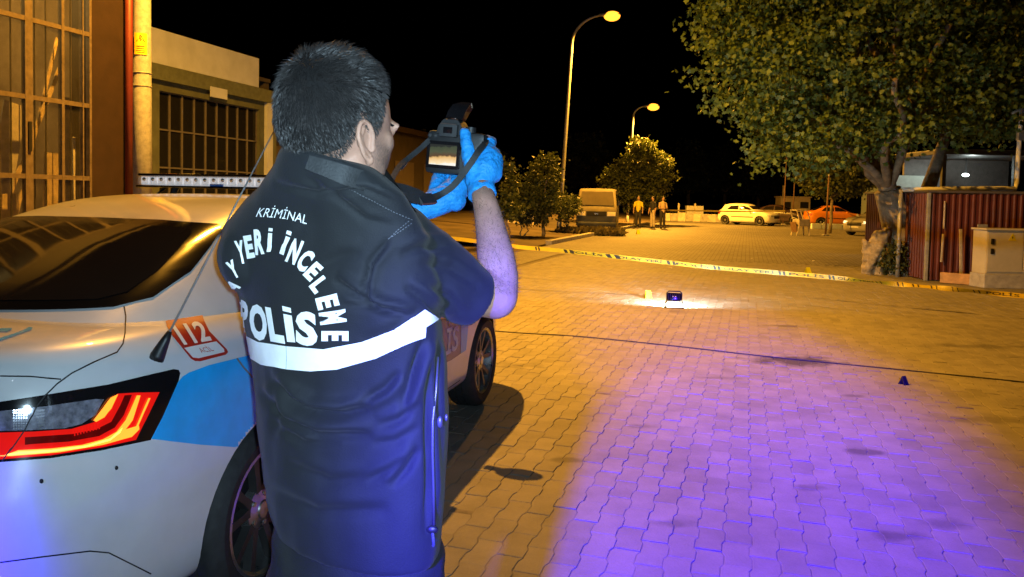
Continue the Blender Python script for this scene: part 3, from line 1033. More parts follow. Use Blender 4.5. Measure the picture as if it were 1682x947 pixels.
# rear window with its black border
_rw = [(0, 1.076), (0.3, 1.078), (0.61, 1.086), (0.655, 1.105), (0.64, 1.17), (0.59, 1.25), (0.55, 1.305), (0.52, 1.325), (0.3, 1.336)]
rw = _rw + [(0, 1.338)] + [(-x, z) for x, z in _rw[:0:-1]]
rw_in = [(x * 0.90, 1.210 + (z - 1.210) * 0.84) for x, z in rw]
rwo = lay('rear_window', [rw], rearray, CABB, 0.004, frit, car, 0.04, local=True)
lay('pane', [rw_in], rearray, CABB, 0.006, cglass, rwo, 0.04, local=True)
sw = [(0.02, 1.075), (0.12, 1.17), (0.34, 1.30), (0.60, 1.345), (1.0, 1.355), (1.35, 1.33), (1.72, 1.22), (2.12, 1.03), (2.1, 1.0), (1.0, 1.015), (0.3, 1.035)]
for rf in (sideray, sidelray):
    o = lay('side_window', [sw], rf, CABB, 0.004, frit, car, 0.05, local=True)
    for a, b_ in ((0.08, 0.30), (0.34, 1.06), (1.12, 1.98)):
        def cl(y): return interp(y, [0.02, 0.12, 0.34, 0.6, 1.0, 1.35, 1.72, 2.12], [1.075, 1.17, 1.30, 1.345, 1.355, 1.33, 1.22, 1.03])
        ys = np.linspace(a, b_, 6)
        pp = [(y, max(1.06, cl(y) - 0.03)) for y in ys] + [(y, 1.045) for y in ys[::-1]]
        lay('pane', [pp], rf, CABB, 0.006, cglass, o, 0.05, local=True)
ws_ = [(-0.66, 1.03), (0.66, 1.03), (0.60, 1.2), (0.50, 1.36), (-0.50, 1.36), (-0.60, 1.2)]
lay('windscreen', [ws_], frontray, CABB, 0.004, cglass, car, 0.05, local=True)
# lower panels: doors' gaps, bumper gaps, trunk gap (seen outlines laid on the body)
gaps = []
tl = lambda L: [(x / 3.643, 500 + y / 3.643) for x, y in L]
z3 = lambda L: [(x / 2.581, 580 + y / 2.581) for x, y in L]
gap_px = [
    tl([(742, 10), (752, 70), (748, 170), (735, 235), (700, 285), (560, 345), (430, 410), (340, 475), (270, 545)]),
    tl([(0, 428), (180, 430), (280, 440), (365, 447)]),
    z3([(0, 886), (180, 862), (380, 838), (460, 845), (540, 885), (640, 935)]),
    z3([(500, 2), (400, 40), (300, 85), (215, 150)]),
]
for pth in gap_px[:3]:
    lay('panel_gap', strip_poly(pth, 2.4), pxray, CARB, 0.0012, MT['gap'], car, 8, local=True)
sg = []
for pth in ([(0.42, 1.0), (0.42, 0.82), (0.36, 0.72), (0.40, 0.45), (0.44, 0.28)], [(1.10, 0.99), (1.10, 0.3)], [(2.10, 0.97), (2.15, 0.75), (2.22, 0.62)], [(0.42, 0.28), (2.25, 0.28)]):
    for rf in (sideray, sidelray):
        lay('door_gap', strip_poly(pth, 0.007), rf, BODB, 0.0012, MT['gap'], car, 0.05, local=True)
for rf, s in ((sideray, 1), (sidelray, -1)):
    for y in (0.55, 1.22):
        h = Geo().box((s * 0.905, y + 0.1, 0.86), (0.035, 0.19, 0.03), None, 0.010).build('door_handle', paint, car, local=True, smooth=True)
# tail light
tl_out = tl([(-900, 640), (-500, 620), (0, 582), (270, 541), (640, 480), (900, 418), (1030, 388), (1060, 392), (1070, 412), (1058, 460), (960, 680), (892, 810), (600, 872), (300, 918), (0, 942), (-500, 960), (-900, 960)])
red_l = tl([(-900, 925), (0, 925), (300, 900), (600, 853), (800, 808), (940, 525), (800, 528), (690, 535), (640, 620), (560, 700), (420, 742), (200, 757), (0, 762), (-900, 770)])
clear_l = tl([(-900, 660), (0, 637), (260, 610), (560, 566), (612, 568), (560, 660), (480, 712), (380, 738), (180, 748), (0, 752), (-900, 760)])
glow_l = tl([(-900, 912), (30, 900), (110, 868), (300, 858), (480, 838), (600, 805), (680, 760), (735, 690), (800, 545), (822, 545), (775, 690), (735, 745), (812, 722), (815, 745), (770, 790), (600, 838), (350, 882), (70, 905), (-900, 920)])
glow2_l = tl([(545, 690), (600, 620), (645, 560), (690, 538), (650, 620), (610, 672), (560, 700)])
streak = tl([(868, 560), (880, 560), (800, 745), (788, 745)])
red_plastic = M('tail_red', (0.40, 0.006, 0.004), 0.12, var=0.15, scale=40, coat=0.8)
b = red_plastic.node_tree.nodes['Principled BSDF']
b.inputs['Emission Color'].default_value = (1.0, 0.01, 0.006, 1); b.inputs['Emission Strength'].default_value = 0.55
clear = M('tail_clear', (0.30, 0.30, 0.36), 0.12, 0.4, var=0.5, scale=60, coat=0.8)
glow = EM('tail_glow', (1.0, 0.22, 0.012), 2.4, (0.6, 0.05, 0.02))
deep_red = M('tail_deep_red', (0.22, 0.004, 0.003), 0.12, var=0.3, scale=30, coat=0.8)
inner_l = tl([(150, 790), (420, 772), (560, 745), (650, 700), (705, 600), (730, 545), (772, 540), (725, 660), (670, 735), (580, 785), (400, 818), (150, 835)])
hot_l = tl([(40, 893), (120, 876), (300, 868), (500, 842), (640, 800), (715, 735), (700, 765), (640, 812), (500, 852), (300, 880), (60, 900)])
hot = EM('tail_hot', (1.0, 0.62, 0.08), 2.2, (0.6, 0.3, 0.05))
gloss_black = M('gloss_black', (0.008, 0.007, 0.008), 0.12, coat=0.5)
prism = M('tail_prism', (0.55, 0.55, 0.62), 0.15, 0.7, var=0.3, scale=80)
def tail(mirror):
    objs = []
    h = lay('tail_light', [tl_out], pxray, CARB, 0.006, gloss_black, car, 12, local=True); objs.append(h)
    for nm, pol, off, mt in (('red_lens', red_l, 0.010, red_plastic), ('clear_lens', clear_l, 0.010, clear), ('light_guide', glow_l, 0.0135, glow), ('light_guide', glow2_l, 0.0135, glow), ('light_guide', streak, 0.0135, glow), ('inner_housing', inner_l, 0.0125, deep_red), ('light_guide', hot_l, 0.0150, hot)):
        o = lay(nm, [pol], pxray, CARB, off, mt, h, 12, local=True); objs.append(o)
    # reflector ribs in the clear part
    ribs = []
    for k in range(7):
        x0 = 190 + k * 5; y0 = 632 + k * 17
        ribs.append(tl([(x0 + 10, y0), (x0 + 75 - k * 5, y0 - 6), (x0 + 72 - k * 5, y0 + 5), (x0 + 8, y0 + 11)]))
    for r_ in range(8):
        for c_ in range(6):
            x0 = 80 + c_ * 15; y0 = 628 + r_ * 15
            ribs.append(tl([(x0, y0), (x0 + 9, y0 - 1), (x0 + 9, y0 + 8), (x0, y0 + 9)]))
    for k in range(9):
        x0 = 430 + k * 18; y0 = 748 - k * 5
        ribs.append(tl([(x0, y0), (x0 + 8, y0 - 2), (x0 + 10, y0 + 34), (x0 + 2, y0 + 36)]))
    objs.append(lay('reflector_ribs', ribs[:55], pxray, CARB, 0.0135, prism, h, 200, local=True))
    objs.append(lay('reflector_ribs', ribs[55:], pxray, CARB, 0.0135, red_plastic, h, 200, local=True))
    objs.append(lay('lamp_gap', strip_poly(tl([(270, 541), (215, 610), (150, 745), (20, 935)]), 2.2), pxray, CARB, 0.0150, MT['gap'], h, 8, local=True))
    if mirror:
        for o in objs:
            o.data.transform(Matrix.Scale(-1, 4, (1, 0, 0))); o.data.flip_normals()
tail(False); tail(True)
# blue side livery, sticker, trunk lettering
bluev = M('livery_blue', (0.003, 0.40, 0.92), 0.35, var=0.12, scale=10, coat=0.3)
blue_px = tl([(898, 803), (1063, 462), (1090, 430), (1125, 408), (1250, 362), (1400, 325), (1480, 305), (1560, 290), (1640, 280), (1640, 640), (1535, 770), (1475, 857), (1200, 838)])
lay('livery_panel', [blue_px], pxray, CARB, 0.0022, bluev, car, 4, local=True, skip=ARCH)
white_line = strip_poly(tl([(1412, 322), (1455, 380), (1540, 470)]), 3.0)
lay('panel_gap', white_line, pxray, CARB, 0.004, M('gap_grey', (0.16, 0.18, 0.19), 0.5), car, 8, local=True)
def strapc(p): return p
band = [(0.46, 0.86), (1.2, 0.80), (2.02, 0.72), (2.28, 0.70), (2.28, 0.47), (2.0, 0.46), (1.2, 0.50), (0.42, 0.60)]
for rf in (sideray, sidelray):
    lay('livery_panel', [band], rf, BODB, 0.0024, M('livery_navy', (0.05, 0.07, 0.22), 0.35, coat=0.3), car, 0.06, local=True)
    lay('livery_panel', [[(2.13, 0.715), (2.28, 0.70), (2.28, 0.47), (2.17, 0.468)]], rf, BODB, 0.0040, bluev, car, 0.06, local=True)
vs, ts, wd = text_tris('POLİS', 0.02)
def door_text(y0, y1, z, h):
    return [([(y0 + (y1 - y0) * x / wd, z + h * y) for x, y in vs], ts)]
lay('door_lettering', door_text(1.40, 2.10, 0.515, 0.145), sideray, BODB, 0.0045, MT['white_paint'], car, 0.06, local=True)
sticker = [(990, 102), (1005, 96), (1210, 65), (1222, 100), (1250, 160), (1355, 268), (1362, 285), (1348, 300), (1195, 340), (1165, 338), (1140, 325), (1075, 245), (1030, 190), (998, 135)]
st = lay('emergency_sticker', [tl(sticker)], pxray, CARB, 0.002, M('sticker_red', (0.42, 0.022, 0.012), 0.4, coat=0.3), car, 8, local=True)
lay('sticker_field', [tl([(1098, 262), (1290, 222), (1335, 268), (1338, 285), (1185, 322), (1150, 318)])], pxray, CARB, 0.0035, MT['white_paint'], st, 8, local=True)
def quadmap(s, quad, bold=0.0):
    """text fitted into a pixel quad: bottom-left, bottom-right, top-right, top-left"""
    v, t, w = text_tris(s, bold)
    A, B, C_, D_ = [Vector(q) for q in quad]
    out = []
    for x, y in v:
        u = x / w
        p = (A.lerp(B, u)).lerp(D_.lerp(C_, u), y)
        out.append((p.x, p.y))
    return (out, t)
lay('sticker_print', [quadmap('112', tl([(1095, 240), (1262, 212), (1205, 105), (1025, 135)]), 0.03)], pxray, CARB, 0.0035, MT['white_paint'], st, 6, local=True)
lay('sticker_print', [quadmap('ACİL', tl([(1200, 292), (1275, 278), (1250, 255), (1175, 265)]))], pxray, CARB, 0.005, M('print_red', (0.45, 0.03, 0.02), 0.5), st, 6, local=True)
lay('trunk_lettering', [tl([(-260, 290), (0, 203), (100, 170), (150, 150), (175, 136), (196, 140), (188, 154), (120, 178), (0, 220), (-250, 310)]), tl([(-200, 150), (0, 145), (68, 143), (75, 150), (40, 166), (0, 163), (-200, 175)])], pxray, CARB, 0.002, bluev, car, 8, local=True)
# hidden rear face details on the trunk (left of the frame)
Geo().box((0, -1.03, 0.66), (0.54, 0.02, 0.13), None, 0.006).build('number_plate', MT['white_paint'], car, local=True)
# door mirrors
for s in (1, -1):
    mo = Geo().ball((s * 1.02, 1.93, 0.985), (0.115, 0.062, 0.075), 16, 10)
    mo.tube([(s * 0.86, 1.96, 0.955), (s * 0.96, 1.94, 0.965)], [0.03, 0.025], 8)
    mo.build('door_mirror', paint, car, local=True, smooth=True)
# roof light bar
lb_c = Vector((0, 1.22, 1.478))
bar_ = Geo().box(lb_c, (1.20, 0.27, 0.012), None, 0.004)
bar_.box(lb_c + Vector((0, 0, 0.062)), (1.19, 0.25, 0.014), None, 0.005)
lbo = bar_.build('light_bar', gloss_black, car, local=True)
ledw = M('led_reflector', (0.75, 0.75, 0.77), 0.35, 0.0, var=0.3, scale=60)
lw_ = ledw.node_tree.nodes['Principled BSDF']; lw_.inputs['Emission Color'].default_value = (0.9, 0.88, 0.9, 1); lw_.inputs['Emission Strength'].default_value = 0.3
ledb = M('led_blue', (0.02, 0.10, 0.45), 0.2, coat=0.5)
n = 22
for k in range(n):
    x = -0.565 + k * (1.13 / (n - 1))
    Geo().box(lb_c + Vector((x, 0, 0.030)), (0.047, 0.22, 0.044), None, 0.006).build('led_module', ledb if k in (7, 14) and False else ledw, lbo, local=True)
    Geo().ball(lb_c + Vector((x, -0.112, 0.038)), (0.012, 0.006, 0.010), 10, 6).build('led', MT['chrome'], lbo, local=True, smooth=True)
Geo().box(lb_c + Vector((-0.11, -0.121, 0.012)), (0.075, 0.012, 0.012), None, 0.002).build('blue_marker', ledb, lbo, local=True)
cov = glass('bar_cover', (0.9, 0.92, 0.95), 0.04, alpha=0.12)
Geo().box(lb_c + Vector((0, 0, 0.031)), (1.185, 0.262, 0.046), None, 0.01).build('cover', cov, lbo, local=True)
for s in (-1, 1):
    Geo().tube([lb_c + Vector((s * 0.45, 0, 0)), lb_c + Vector((s * 0.50, 0, -0.09))], 0.018, 8).build('bar_foot', MT['black_plastic'], lbo, local=True)
Geo().tube([lb_c + Vector((-0.46, -0.08, -0.01)), lb_c + Vector((-0.42, -0.2, -0.05)), lb_c + Vector((-0.5, -0.25, -0.085))], 0.007, 6).build('bar_cable', MT['black_plastic'], lbo, local=True)
# whip antenna on the rear shoulder
o_, d_ = pxray(256, 590)
hit, nrm, i_, ds_ = CARB.ray_cast(o_, d_.normalized())
tip = CMI @ W(456, 203, 2.35)
mid = CMI @ W(279, 544, (CMI.inverted() @ hit).y + 0.01)
ant = Geo().tube([hit, hit.lerp(mid, 0.15), hit.lerp(mid, 0.7), mid], [0.022, 0.021, 0.013, 0.007], 12)
ao = ant.build('antenna', MT['black_plastic'], car, local=True, smooth=True)
Geo().tube([mid, mid.lerp(tip, 0.5), tip], [0.0035, 0.003, 0.002], 6).build('whip', MT['galv'], ao, local=True, smooth=True)
# wiper washer and parking sensors on the bumper
for px_, py_ in ((68, 790), (191, 768)):
    o_, d_ = pxray(px_, py_)
    h_, n_, i_, s_ = CARB.ray_cast(o_, d_.normalized())
    if h_: Geo().ball(h_, (0.006, 0.004, 0.006), 10, 6).build('parking_sensor', MT['gap'], car, local=True, smooth=True)
# cabin floor hides the view through; front lights and grille for other viewpoints
lay('headlight', [[(0.45, 0.62), (0.80, 0.66), (0.80, 0.74), (0.45, 0.70)]], frontray, BODB, 0.006, M('headlight_glass', (0.5, 0.5, 0.52), 0.1, 0.5), car, 0.05, local=True)
lay('headlight', [[(-0.45, 0.62), (-0.80, 0.66), (-0.80, 0.74), (-0.45, 0.70)]], frontray, BODB, 0.006, M('headlight_glass_l', (0.5, 0.5, 0.52), 0.1, 0.5), car, 0.05, local=True)
lay('grille', [[(-0.42, 0.5), (0.42, 0.5), (0.40, 0.68), (-0.40, 0.68)]], frontray, BODB, 0.006, gloss_black, car, 0.05, local=True)
# ================================================================== the officer
def pt(px, py, D, r): return (W(px, py, D), r)
BASE = Vector((-0.30, 1.36, 0.0))
person = empty('person', BASE, 0, 'person in dark navy police jacket photographing, seen from behind beside the police car', 'person')
PH = R(41)                                   # head turned to his right
HF = Matrix.Rotation(-PH, 3, 'Z')
HC = W(556, 190, 1.29)
def H(x, y, z): return HC + HF @ Vector((x, y, z))
skin = M('skin', (0.40, 0.215, 0.15), 0.6, var=0.16, scale=30, bump=0.12, bscale=180, spec=0.4)
# ---- skin body (head, neck, arms, trunk and legs under the clothes): one surface
g = Geo()
g.ball(H(0, -0.006, 0.0), (0.0785, 0.099, 0.100), 32, 20, HF)
g.ball(H(0, 0.030, -0.045), (0.066, 0.066, 0.088), 28, 18, HF)          # face
g.ball(H(0, 0.044, -0.088), (0.043, 0.036, 0.036), 20, 12, HF)          # chin
g.ball(H(0, 0.088, -0.012), (0.053, 0.012, 0.014), 20, 10, HF)          # brow
for s in (-1, 1):
    g.ball(H(s * 0.038, 0.058, -0.042), (0.026, 0.024, 0.026), 16, 10, HF)   # cheek bones
    g.ball(H(s * 0.052, 0.020, -0.085), (0.016, 0.040, 0.030), 16, 10, HF)   # jaw
    g.ball(H(s * 0.031, 0.082, -0.022), (0.013, 0.010, 0.010), 12, 8, HF)    # eye lids
g.chain([(H(0, 0.094, -0.012), 0.008), (H(0, 0.100, -0.045), 0.011), (H(0, 0.097, -0.052), 0.012)], 12)
g.ball(H(0, 0.080, -0.078), (0.024, 0.010, 0.009), 16, 8, HF)
neck0 = H(0, -0.010, -0.085); neck1 = W(567, 320, 1.33)
g.chain([(neck0, 0.053), (neck0.lerp(neck1, 0.5), 0.052), (neck1, 0.058)], 20)
def body_pts():
    g.chain([(neck1, 0.06), (W(550, 420, 1.38), 0.085), (W(570, 600, 1.38), 0.09), (W(578, 800, 1.38), 0.09), (Vector((-0.28, 1.38, 0.86)), 0.085)], 16)
    # right arm
    g.chain([pt(650, 410, 1.36, 0.055), pt(715, 446, 1.38, 0.047), pt(775, 478, 1.42, 0.044), pt(813, 486, 1.45, 0.044), pt(817, 455, 1.47, 0.041), pt(815, 425, 1.485, 0.0375), pt(809, 390, 1.51, 0.0325), pt(801, 350, 1.54, 0.0275), pt(794, 322, 1.56, 0.0240), pt(790, 300, 1.58, 0.0235)], 20)
    # left arm, mostly hidden in front of the chest
    g.chain([pt(440, 410, 1.42, 0.05), pt(480, 470, 1.58, 0.045), pt(560, 500, 1.72, 0.042), pt(620, 430, 1.70, 0.036), pt(660, 370, 1.675, 0.028), pt(690, 342, 1.665, 0.025)], 20)
    for s, fx, fy in ((1, -0.17, 1.30), (-1, -0.40, 1.44)):
        g.chain([(Vector((-0.28 + s * 0.075, 1.38 - s * 0.04, 0.86)), 0.06), (Vector((fx, fy, 0.48)), 0.055), (Vector((fx, fy - 0.01, 0.10)), 0.04), (Vector((fx + 0.02, fy + 0.02, 0.06)), 0.042), (Vector((fx + 0.09, fy + 0.12, 0.05)), 0.035)], 14)
body_pts()
me = remesh_mesh(g, 0.0045, 5, 0.5, 'body')
co = coords(me)
# ears: shaped shell with rim and hollow, joined as a bulge on the surface
loc = (co - np.array(HC)) @ np.array(HF)
def stub(loc):
    x, y, z = loc[:, 0], loc[:, 1], loc[:, 2]
    f = np.clip((-0.035 - z + np.clip(0.06 - y, 0, 1) * 0.25) / 0.02, 0, 1) * np.clip((y - 0.012) / 0.02, 0, 1) * np.clip((z + 0.135) / 0.02, 0, 1)
    side = np.clip(1 - np.abs(y - 0.012) / 0.013, 0, 1) * np.clip((z + 0.1) / 0.02, 0, 1) * (np.abs(x) > 0.05) * (z < 0.0)
    return np.clip(np.maximum(f, side * 0.9), 0, 1)
body = fin('body', me, None, person, smooth=True)
at = me.attributes.new('stubble', 'FLOAT', 'POINT')
at.data.foreach_set('value', stub(loc).astype(np.float32))
nt = skin.node_tree
b = nt.nodes['Principled BSDF']
an = nt.nodes.new('ShaderNodeAttribute'); an.attribute_name = 'stubble'
sp = nt.nodes.new('ShaderNodeTexNoise'); sp.inputs['Scale'].default_value = 380
mp = nt.nodes.new('ShaderNodeMath'); mp.operation = 'MULTIPLY_ADD'; mp.inputs[1].default_value = 1.3; mp.inputs[2].default_value = -0.1
nt.links.new(sp.outputs[0], mp.inputs[0])
mm = nt.nodes.new('ShaderNodeMath'); mm.operation = 'MULTIPLY'; mm.use_clamp = True
nt.links.new(an.outputs['Fac'], mm.inputs[0]); nt.links.new(mp.outputs[0], mm.inputs[1])
old = b.inputs['Base Color'].links[0].from_socket
mx = nt.nodes.new('ShaderNodeMix'); mx.data_type = 'RGBA'; mx.inputs[7].default_value = (0.05, 0.038, 0.035, 1)
nt.links.new(mm.outputs[0], mx.inputs[0]); nt.links.new(old, mx.inputs[6]); nt.links.new(mx.outputs[2], b.inputs['Base Color'])
b.inputs['Subsurface Weight'].default_value = 0.08
b.inputs['Subsurface Radius'].default_value = (0.008, 0.004, 0.002)
me.materials.append(skin)
BODYB = BVHTree.FromPolygons([Vector(c) for c in co], [tuple(p.vertices) for p in me.polygons])
# ears
for s in (1, -1):
    e = Geo()
    E0 = Vector((s * 0.0770, 0.004, -0.045))
    fl = Matrix(((s * 0.42, 0.0, s * 0.91), (-0.91, 0.10, 0.42), (0, 0.99, 0)))   # unused columns, kept simple below
    back = Vector((s * 0.14, -0.99, 0)).normalized(); upv = Vector((0, -0.16, 1)).normalized()
    outw = back.cross(upv) * (-s)
    def EP(u, v, w): return H(*(E0 + back * u + upv * v + outw * w))
    rim = []
    for k in range(15):
        a = R(-75) + k * R(275) / 14
        rr_ = 0.0185 if math.sin(a) > 0 else 0.0155
        rim.append(EP(0.011 + rr_ * math.sin(a + R(90)) * 0.95 - 0.003, 0.002 + 0.0295 * math.sin(a) * (1.0 if math.sin(a) > 0 else 1.05), 0.002))
    e.chain([(p, 0.0042) for p in rim], 8)
    e.ball(EP(0.004, -0.030, 0.0), (0.008, 0.008, 0.009), 10, 8)                     # lobe
    e.chain([(EP(0.004, -0.022, 0), 0.005), (EP(0.016, -0.012, 0), 0.005), (EP(0.019, 0.006, 0), 0.0045), (EP(0.010, 0.020, 0), 0.004)], 8)
    e.chain([(EP(-0.004, -0.012, 0.002), 0.006), (EP(-0.006, 0.0, 0.002), 0.005)], 8)   # tragus
    bowl = []
    for (u, v) in ((-0.006, 0.018), (0.012, 0.026), (0.024, 0.012), (0.024, -0.006), (0.012, -0.024), (-0.002, -0.030)):
        bowl.append((u, v))
    e.prism(bowl, -0.006, -0.001, lambda p, z: EP(p[0], p[1], z))
    em = remesh_mesh(e, 0.0018, 4, 0.5, 'ear')
    o = fin('ear', em, skin, body, smooth=True)

# ---- hair: scalp cap and strands
capm = M('scalp_dark', (0.014, 0.013, 0.013), 0.95, spec=0.05)
hairm = M('hair_black', (0.022, 0.019, 0.018), 0.52, var=0.4, scale=40, spec=0.4)
hairm.node_tree.nodes['Principled BSDF'].inputs['Anisotropic'].default_value = 0.4
def hairline(x, y, z):
    """>0 where hair grows, on unit head coordinates"""
    front = 0.066 - 0.25 * max(0, 0.045 - z)            # forehead line
    a = np.interp(y, [-0.12, -0.06, -0.035, -0.012, 0.012, 0.026, 0.040, 0.07, 0.10], [-0.090, -0.090, -0.078, -0.012, -0.040, -0.030, 0.025, 0.055, 0.075])
    return z - a
cap = Geo(); NU, NV = 64, 40
def head_r(d):
    hit, n_, i_, ds = BODYB.ray_cast(HC + (HF @ d) * 0.30, -(HF @ d))
    return hit
capv, capf, lenm = [], [], []
pos, nor, hl = [], [], []
for j in range(NV + 1):
    th = math.pi * 0.5 - (math.pi * 0.80) * j / NV
    for i in range(NU):
        a = 2 * math.pi * i / NU
        d = Vector((math.cos(th) * math.cos(a), math.cos(th) * math.sin(a), math.sin(th)))
        h_ = head_r(d)
        l = HF.transposed() @ (h_ - HC)
        thick = hairline(l.x, l.y, l.z)
        top = max(0, min(1, (l.z - 0.02) / 0.06))
        t = 0.002 + 0.003 * min(1, max(0, thick / 0.05)) + 0.007 * top
        u_ = min(1.0, max(0.0, thick / 0.035)); u_ = u_ * u_ * (3 - 2 * u_)
        t = -0.005 + (t + 0.005) * u_
        capv.append(h_ + (HF @ d) * t)
for j in range(NV):
    for i in range(NU):
        capf.append((j * NU + i, j * NU + (i + 1) % NU, (j + 1) * NU + (i + 1) % NU, (j + 1) * NU + i))
hair = mk('hair', capv, capf, capm, person, smooth=True)
# strands
CAPB = [(Vector(v)) for v in capv]
sv, sf = [], []
cnt = 0
hr = random.Random(5)
upl = Vector((0, 0, 1))
while cnt < 44000:
    z = hr.uniform(-0.85, 1.0); a = hr.uniform(0, 2 * math.pi); q = math.sqrt(1 - z * z)
    d = Vector((q * math.cos(a), q * math.sin(a), z))
    h_ = head_r(d)
    if h_ is None: cnt += 1; continue
    l = HF.transposed() @ (h_ - HC)
    thick = hairline(l.x, l.y, l.z) + hr.uniform(-0.006, 0.004)
    if thick < 0: cnt += 1; continue
    cnt += 1
    top = max(0, min(1, (l.z - 0.02) / 0.06))
    L = (0.006 + 0.005 * min(1, thick / 0.04) + 0.010 * top) * hr.choice((0.5, 0.7, 0.8, 0.9, 1.0, 1.25))
    # growth direction: out, with a whorl at the crown and forward on top
    cw = Vector((0.012, -0.068, 0.070))
    rel = l - cw
    away = (rel - d * rel.dot(d))
    if away.length > 1e-5: away.normalize()
    swirl = d.cross(away)
    clump = noise.noise(l * 55) ; clump2 = noise.noise(l * 55 + Vector((9, 4, 2)))
    g_ = (d * (0.75 - 0.15 * top) + away * 0.75 + swirl * 0.25 + Vector((clump, clump2, noise.noise(l * 60 + Vector((3, 8, 1))))) * 0.75).normalized()
    if top < 0.3: g_ = (g_ + Vector((0, 0, -0.45))).normalized()
    t0 = 0.001 + 0.002 * min(1, max(0, thick / 0.05)) + 0.006 * top
    p0 = h_ + (HF @ d) * t0
    w3 = HF @ g_
    p1 = p0 + w3 * L * 0.55
    p2 = p0 + (w3 * 0.8 + (HF @ away) * 0.35).normalized() * L
    sd = w3.cross(Vector((hr.uniform(-1, 1), hr.uniform(-1, 1), hr.uniform(-1, 1)))).normalized() * 0.00050
    k = len(sv)
    sv += [p0 - sd, p0 + sd, p1 + sd * 0.8, p1 - sd * 0.8, p2]
    sf += [(k, k + 1, k + 2, k + 3), (k + 3, k + 2, k + 4)]
o = mk('hair_strands', sv, sf, hairm, hair); o['kind'] = 'stuff'

# ---- jacket
navy = M('jacket_navy', (0.0125, 0.0138, 0.0165), 0.75, var=0.12, scale=14, bump=0.16, bscale=420, spec=0.3)
nb = navy.node_tree.nodes['Principled BSDF']
nb.inputs['Sheen Weight'].default_value = 0.05
D0 = 1.37
rows = [  # y, left, right, half depth, tilt, shear, depth
    (258, 464, 612, 0.092, 0.24, -0.22, 1.285), (272, 457, 634, 0.097, 0.22, -0.22, 1.285), (300, 442, 662, 0.104, 0.18, -0.25, 1.295), (325, 418, 676, 0.108, 0.12, -0.28, 1.32), (352, 391, 690, 0.117, 0.06, -0.30, 1.345),
    (388, 362, 704, 0.124, 0.0, -0.32, 1.362), (430, 374, 716, 0.128, 0, -0.32, 1.37), (490, 391, 722, 0.130, 0, -0.32, 1.37), (560, 405, 729, 0.130, 0, -0.3, 1.37), (640, 417, 735, 0.128, 0, -0.3, 1.37),
    (720, 421, 735, 0.128, 0, -0.3, 1.37), (800, 431, 731, 0.130, 0.0, -0.3, 1.37), (850, 441, 727, 0.131, 0.0, -0.3, 1.37), (884, 453, 722, 0.130, 0.02, -0.3, 1.37)]
def spline_rows(rows, n):
    return [tuple(r) for r in catmull(rows, n)]
rings = []
for (y, xl, xr, b_, tilt, sh, D0) in spline_rows(rows, 46):
    xc, hw = (xl + xr) / 2, (xr - xl) / 2
    ring = []
    for k in range(56):
        a = 2 * math.pi * k / 56
        cx_ = math.copysign(abs(math.cos(a)) ** 0.86, math.cos(a)); sy_ = math.copysign(abs(math.sin(a)) ** 0.86, math.sin(a))
        px = xc + hw * cx_
        base = W(px, y + tilt * (px - xc), D0)
        Dd = D0 + b_ * sy_ + sh * hw * D0 / FPX * cx_
        ring.append(Vector((base.x * Dd / D0, Dd, base.z)))
    rings.append(ring)
jg = Geo().loft(rings)
# right sleeve with a flat cuff
sl = [pt(640, 410, 1.355, 0.088), pt(690, 437, 1.37, 0.078), pt(738, 464, 1.395, 0.066)]
jg.chain(sl, 24)
c0, c1 = W(738, 464, 1.395), W(783, 492, 1.425)
jg.tube([c0, c0.lerp(c1, 0.5), c1], [0.066, 0.060, 0.054], 28)
# left sleeve in front of the chest
jg.chain([pt(425, 420, 1.40, 0.075), pt(470, 470, 1.55, 0.068), pt(560, 505, 1.70, 0.060)], 20)
jm = remesh_mesh(jg, 0.0055, 7, 0.5, 'jacket')
co = coords(jm); nn_ = vnormals(jm)
pp = proj_np(co)
toward = (nn_ @ np.array([0, 1.0, 0])) < 0.25
def groove(path, depth, width, ridge=0.6):
    P = np.array(path, float)
    dmin = np.full(len(pp), 1e9); sgn = np.zeros(len(pp)); taper = np.zeros(len(pp))
    L = np.concatenate([[0], np.cumsum(np.linalg.norm(np.diff(P, axis=0), axis=1))])
    for i in range(len(P) - 1):
        a, b2 = P[i], P[i + 1]; ab = b2 - a
        t = np.clip(((pp - a) @ ab) / (ab @ ab), 0, 1)
        q = a + t[:, None] * ab
        d = np.linalg.norm(pp - q, axis=1)
        s_ = (ab[0] * (pp[:, 1] - q[:, 1]) - ab[1] * (pp[:, 0] - q[:, 0])) / np.linalg.norm(ab)
        m = d < dmin
        dmin[m] = d[m]; sgn[m] = s_[m]
        u = (L[i] + t * (L[i + 1] - L[i])) / L[-1]
        taper[m] = np.sin(np.clip(u[m], 0, 1) * math.pi) ** 0.6
    s = sgn
    prof = -np.exp(-(s / width) ** 2) + ridge * np.exp(-((s + width * 2.0) / (width * 1.5)) ** 2)
    prof = np.where(dmin < width * 6, prof, 0) * np.exp(-np.clip(dmin - np.abs(s), 0, None) / width)
    return depth * prof * taper
disp = np.zeros(len(co))
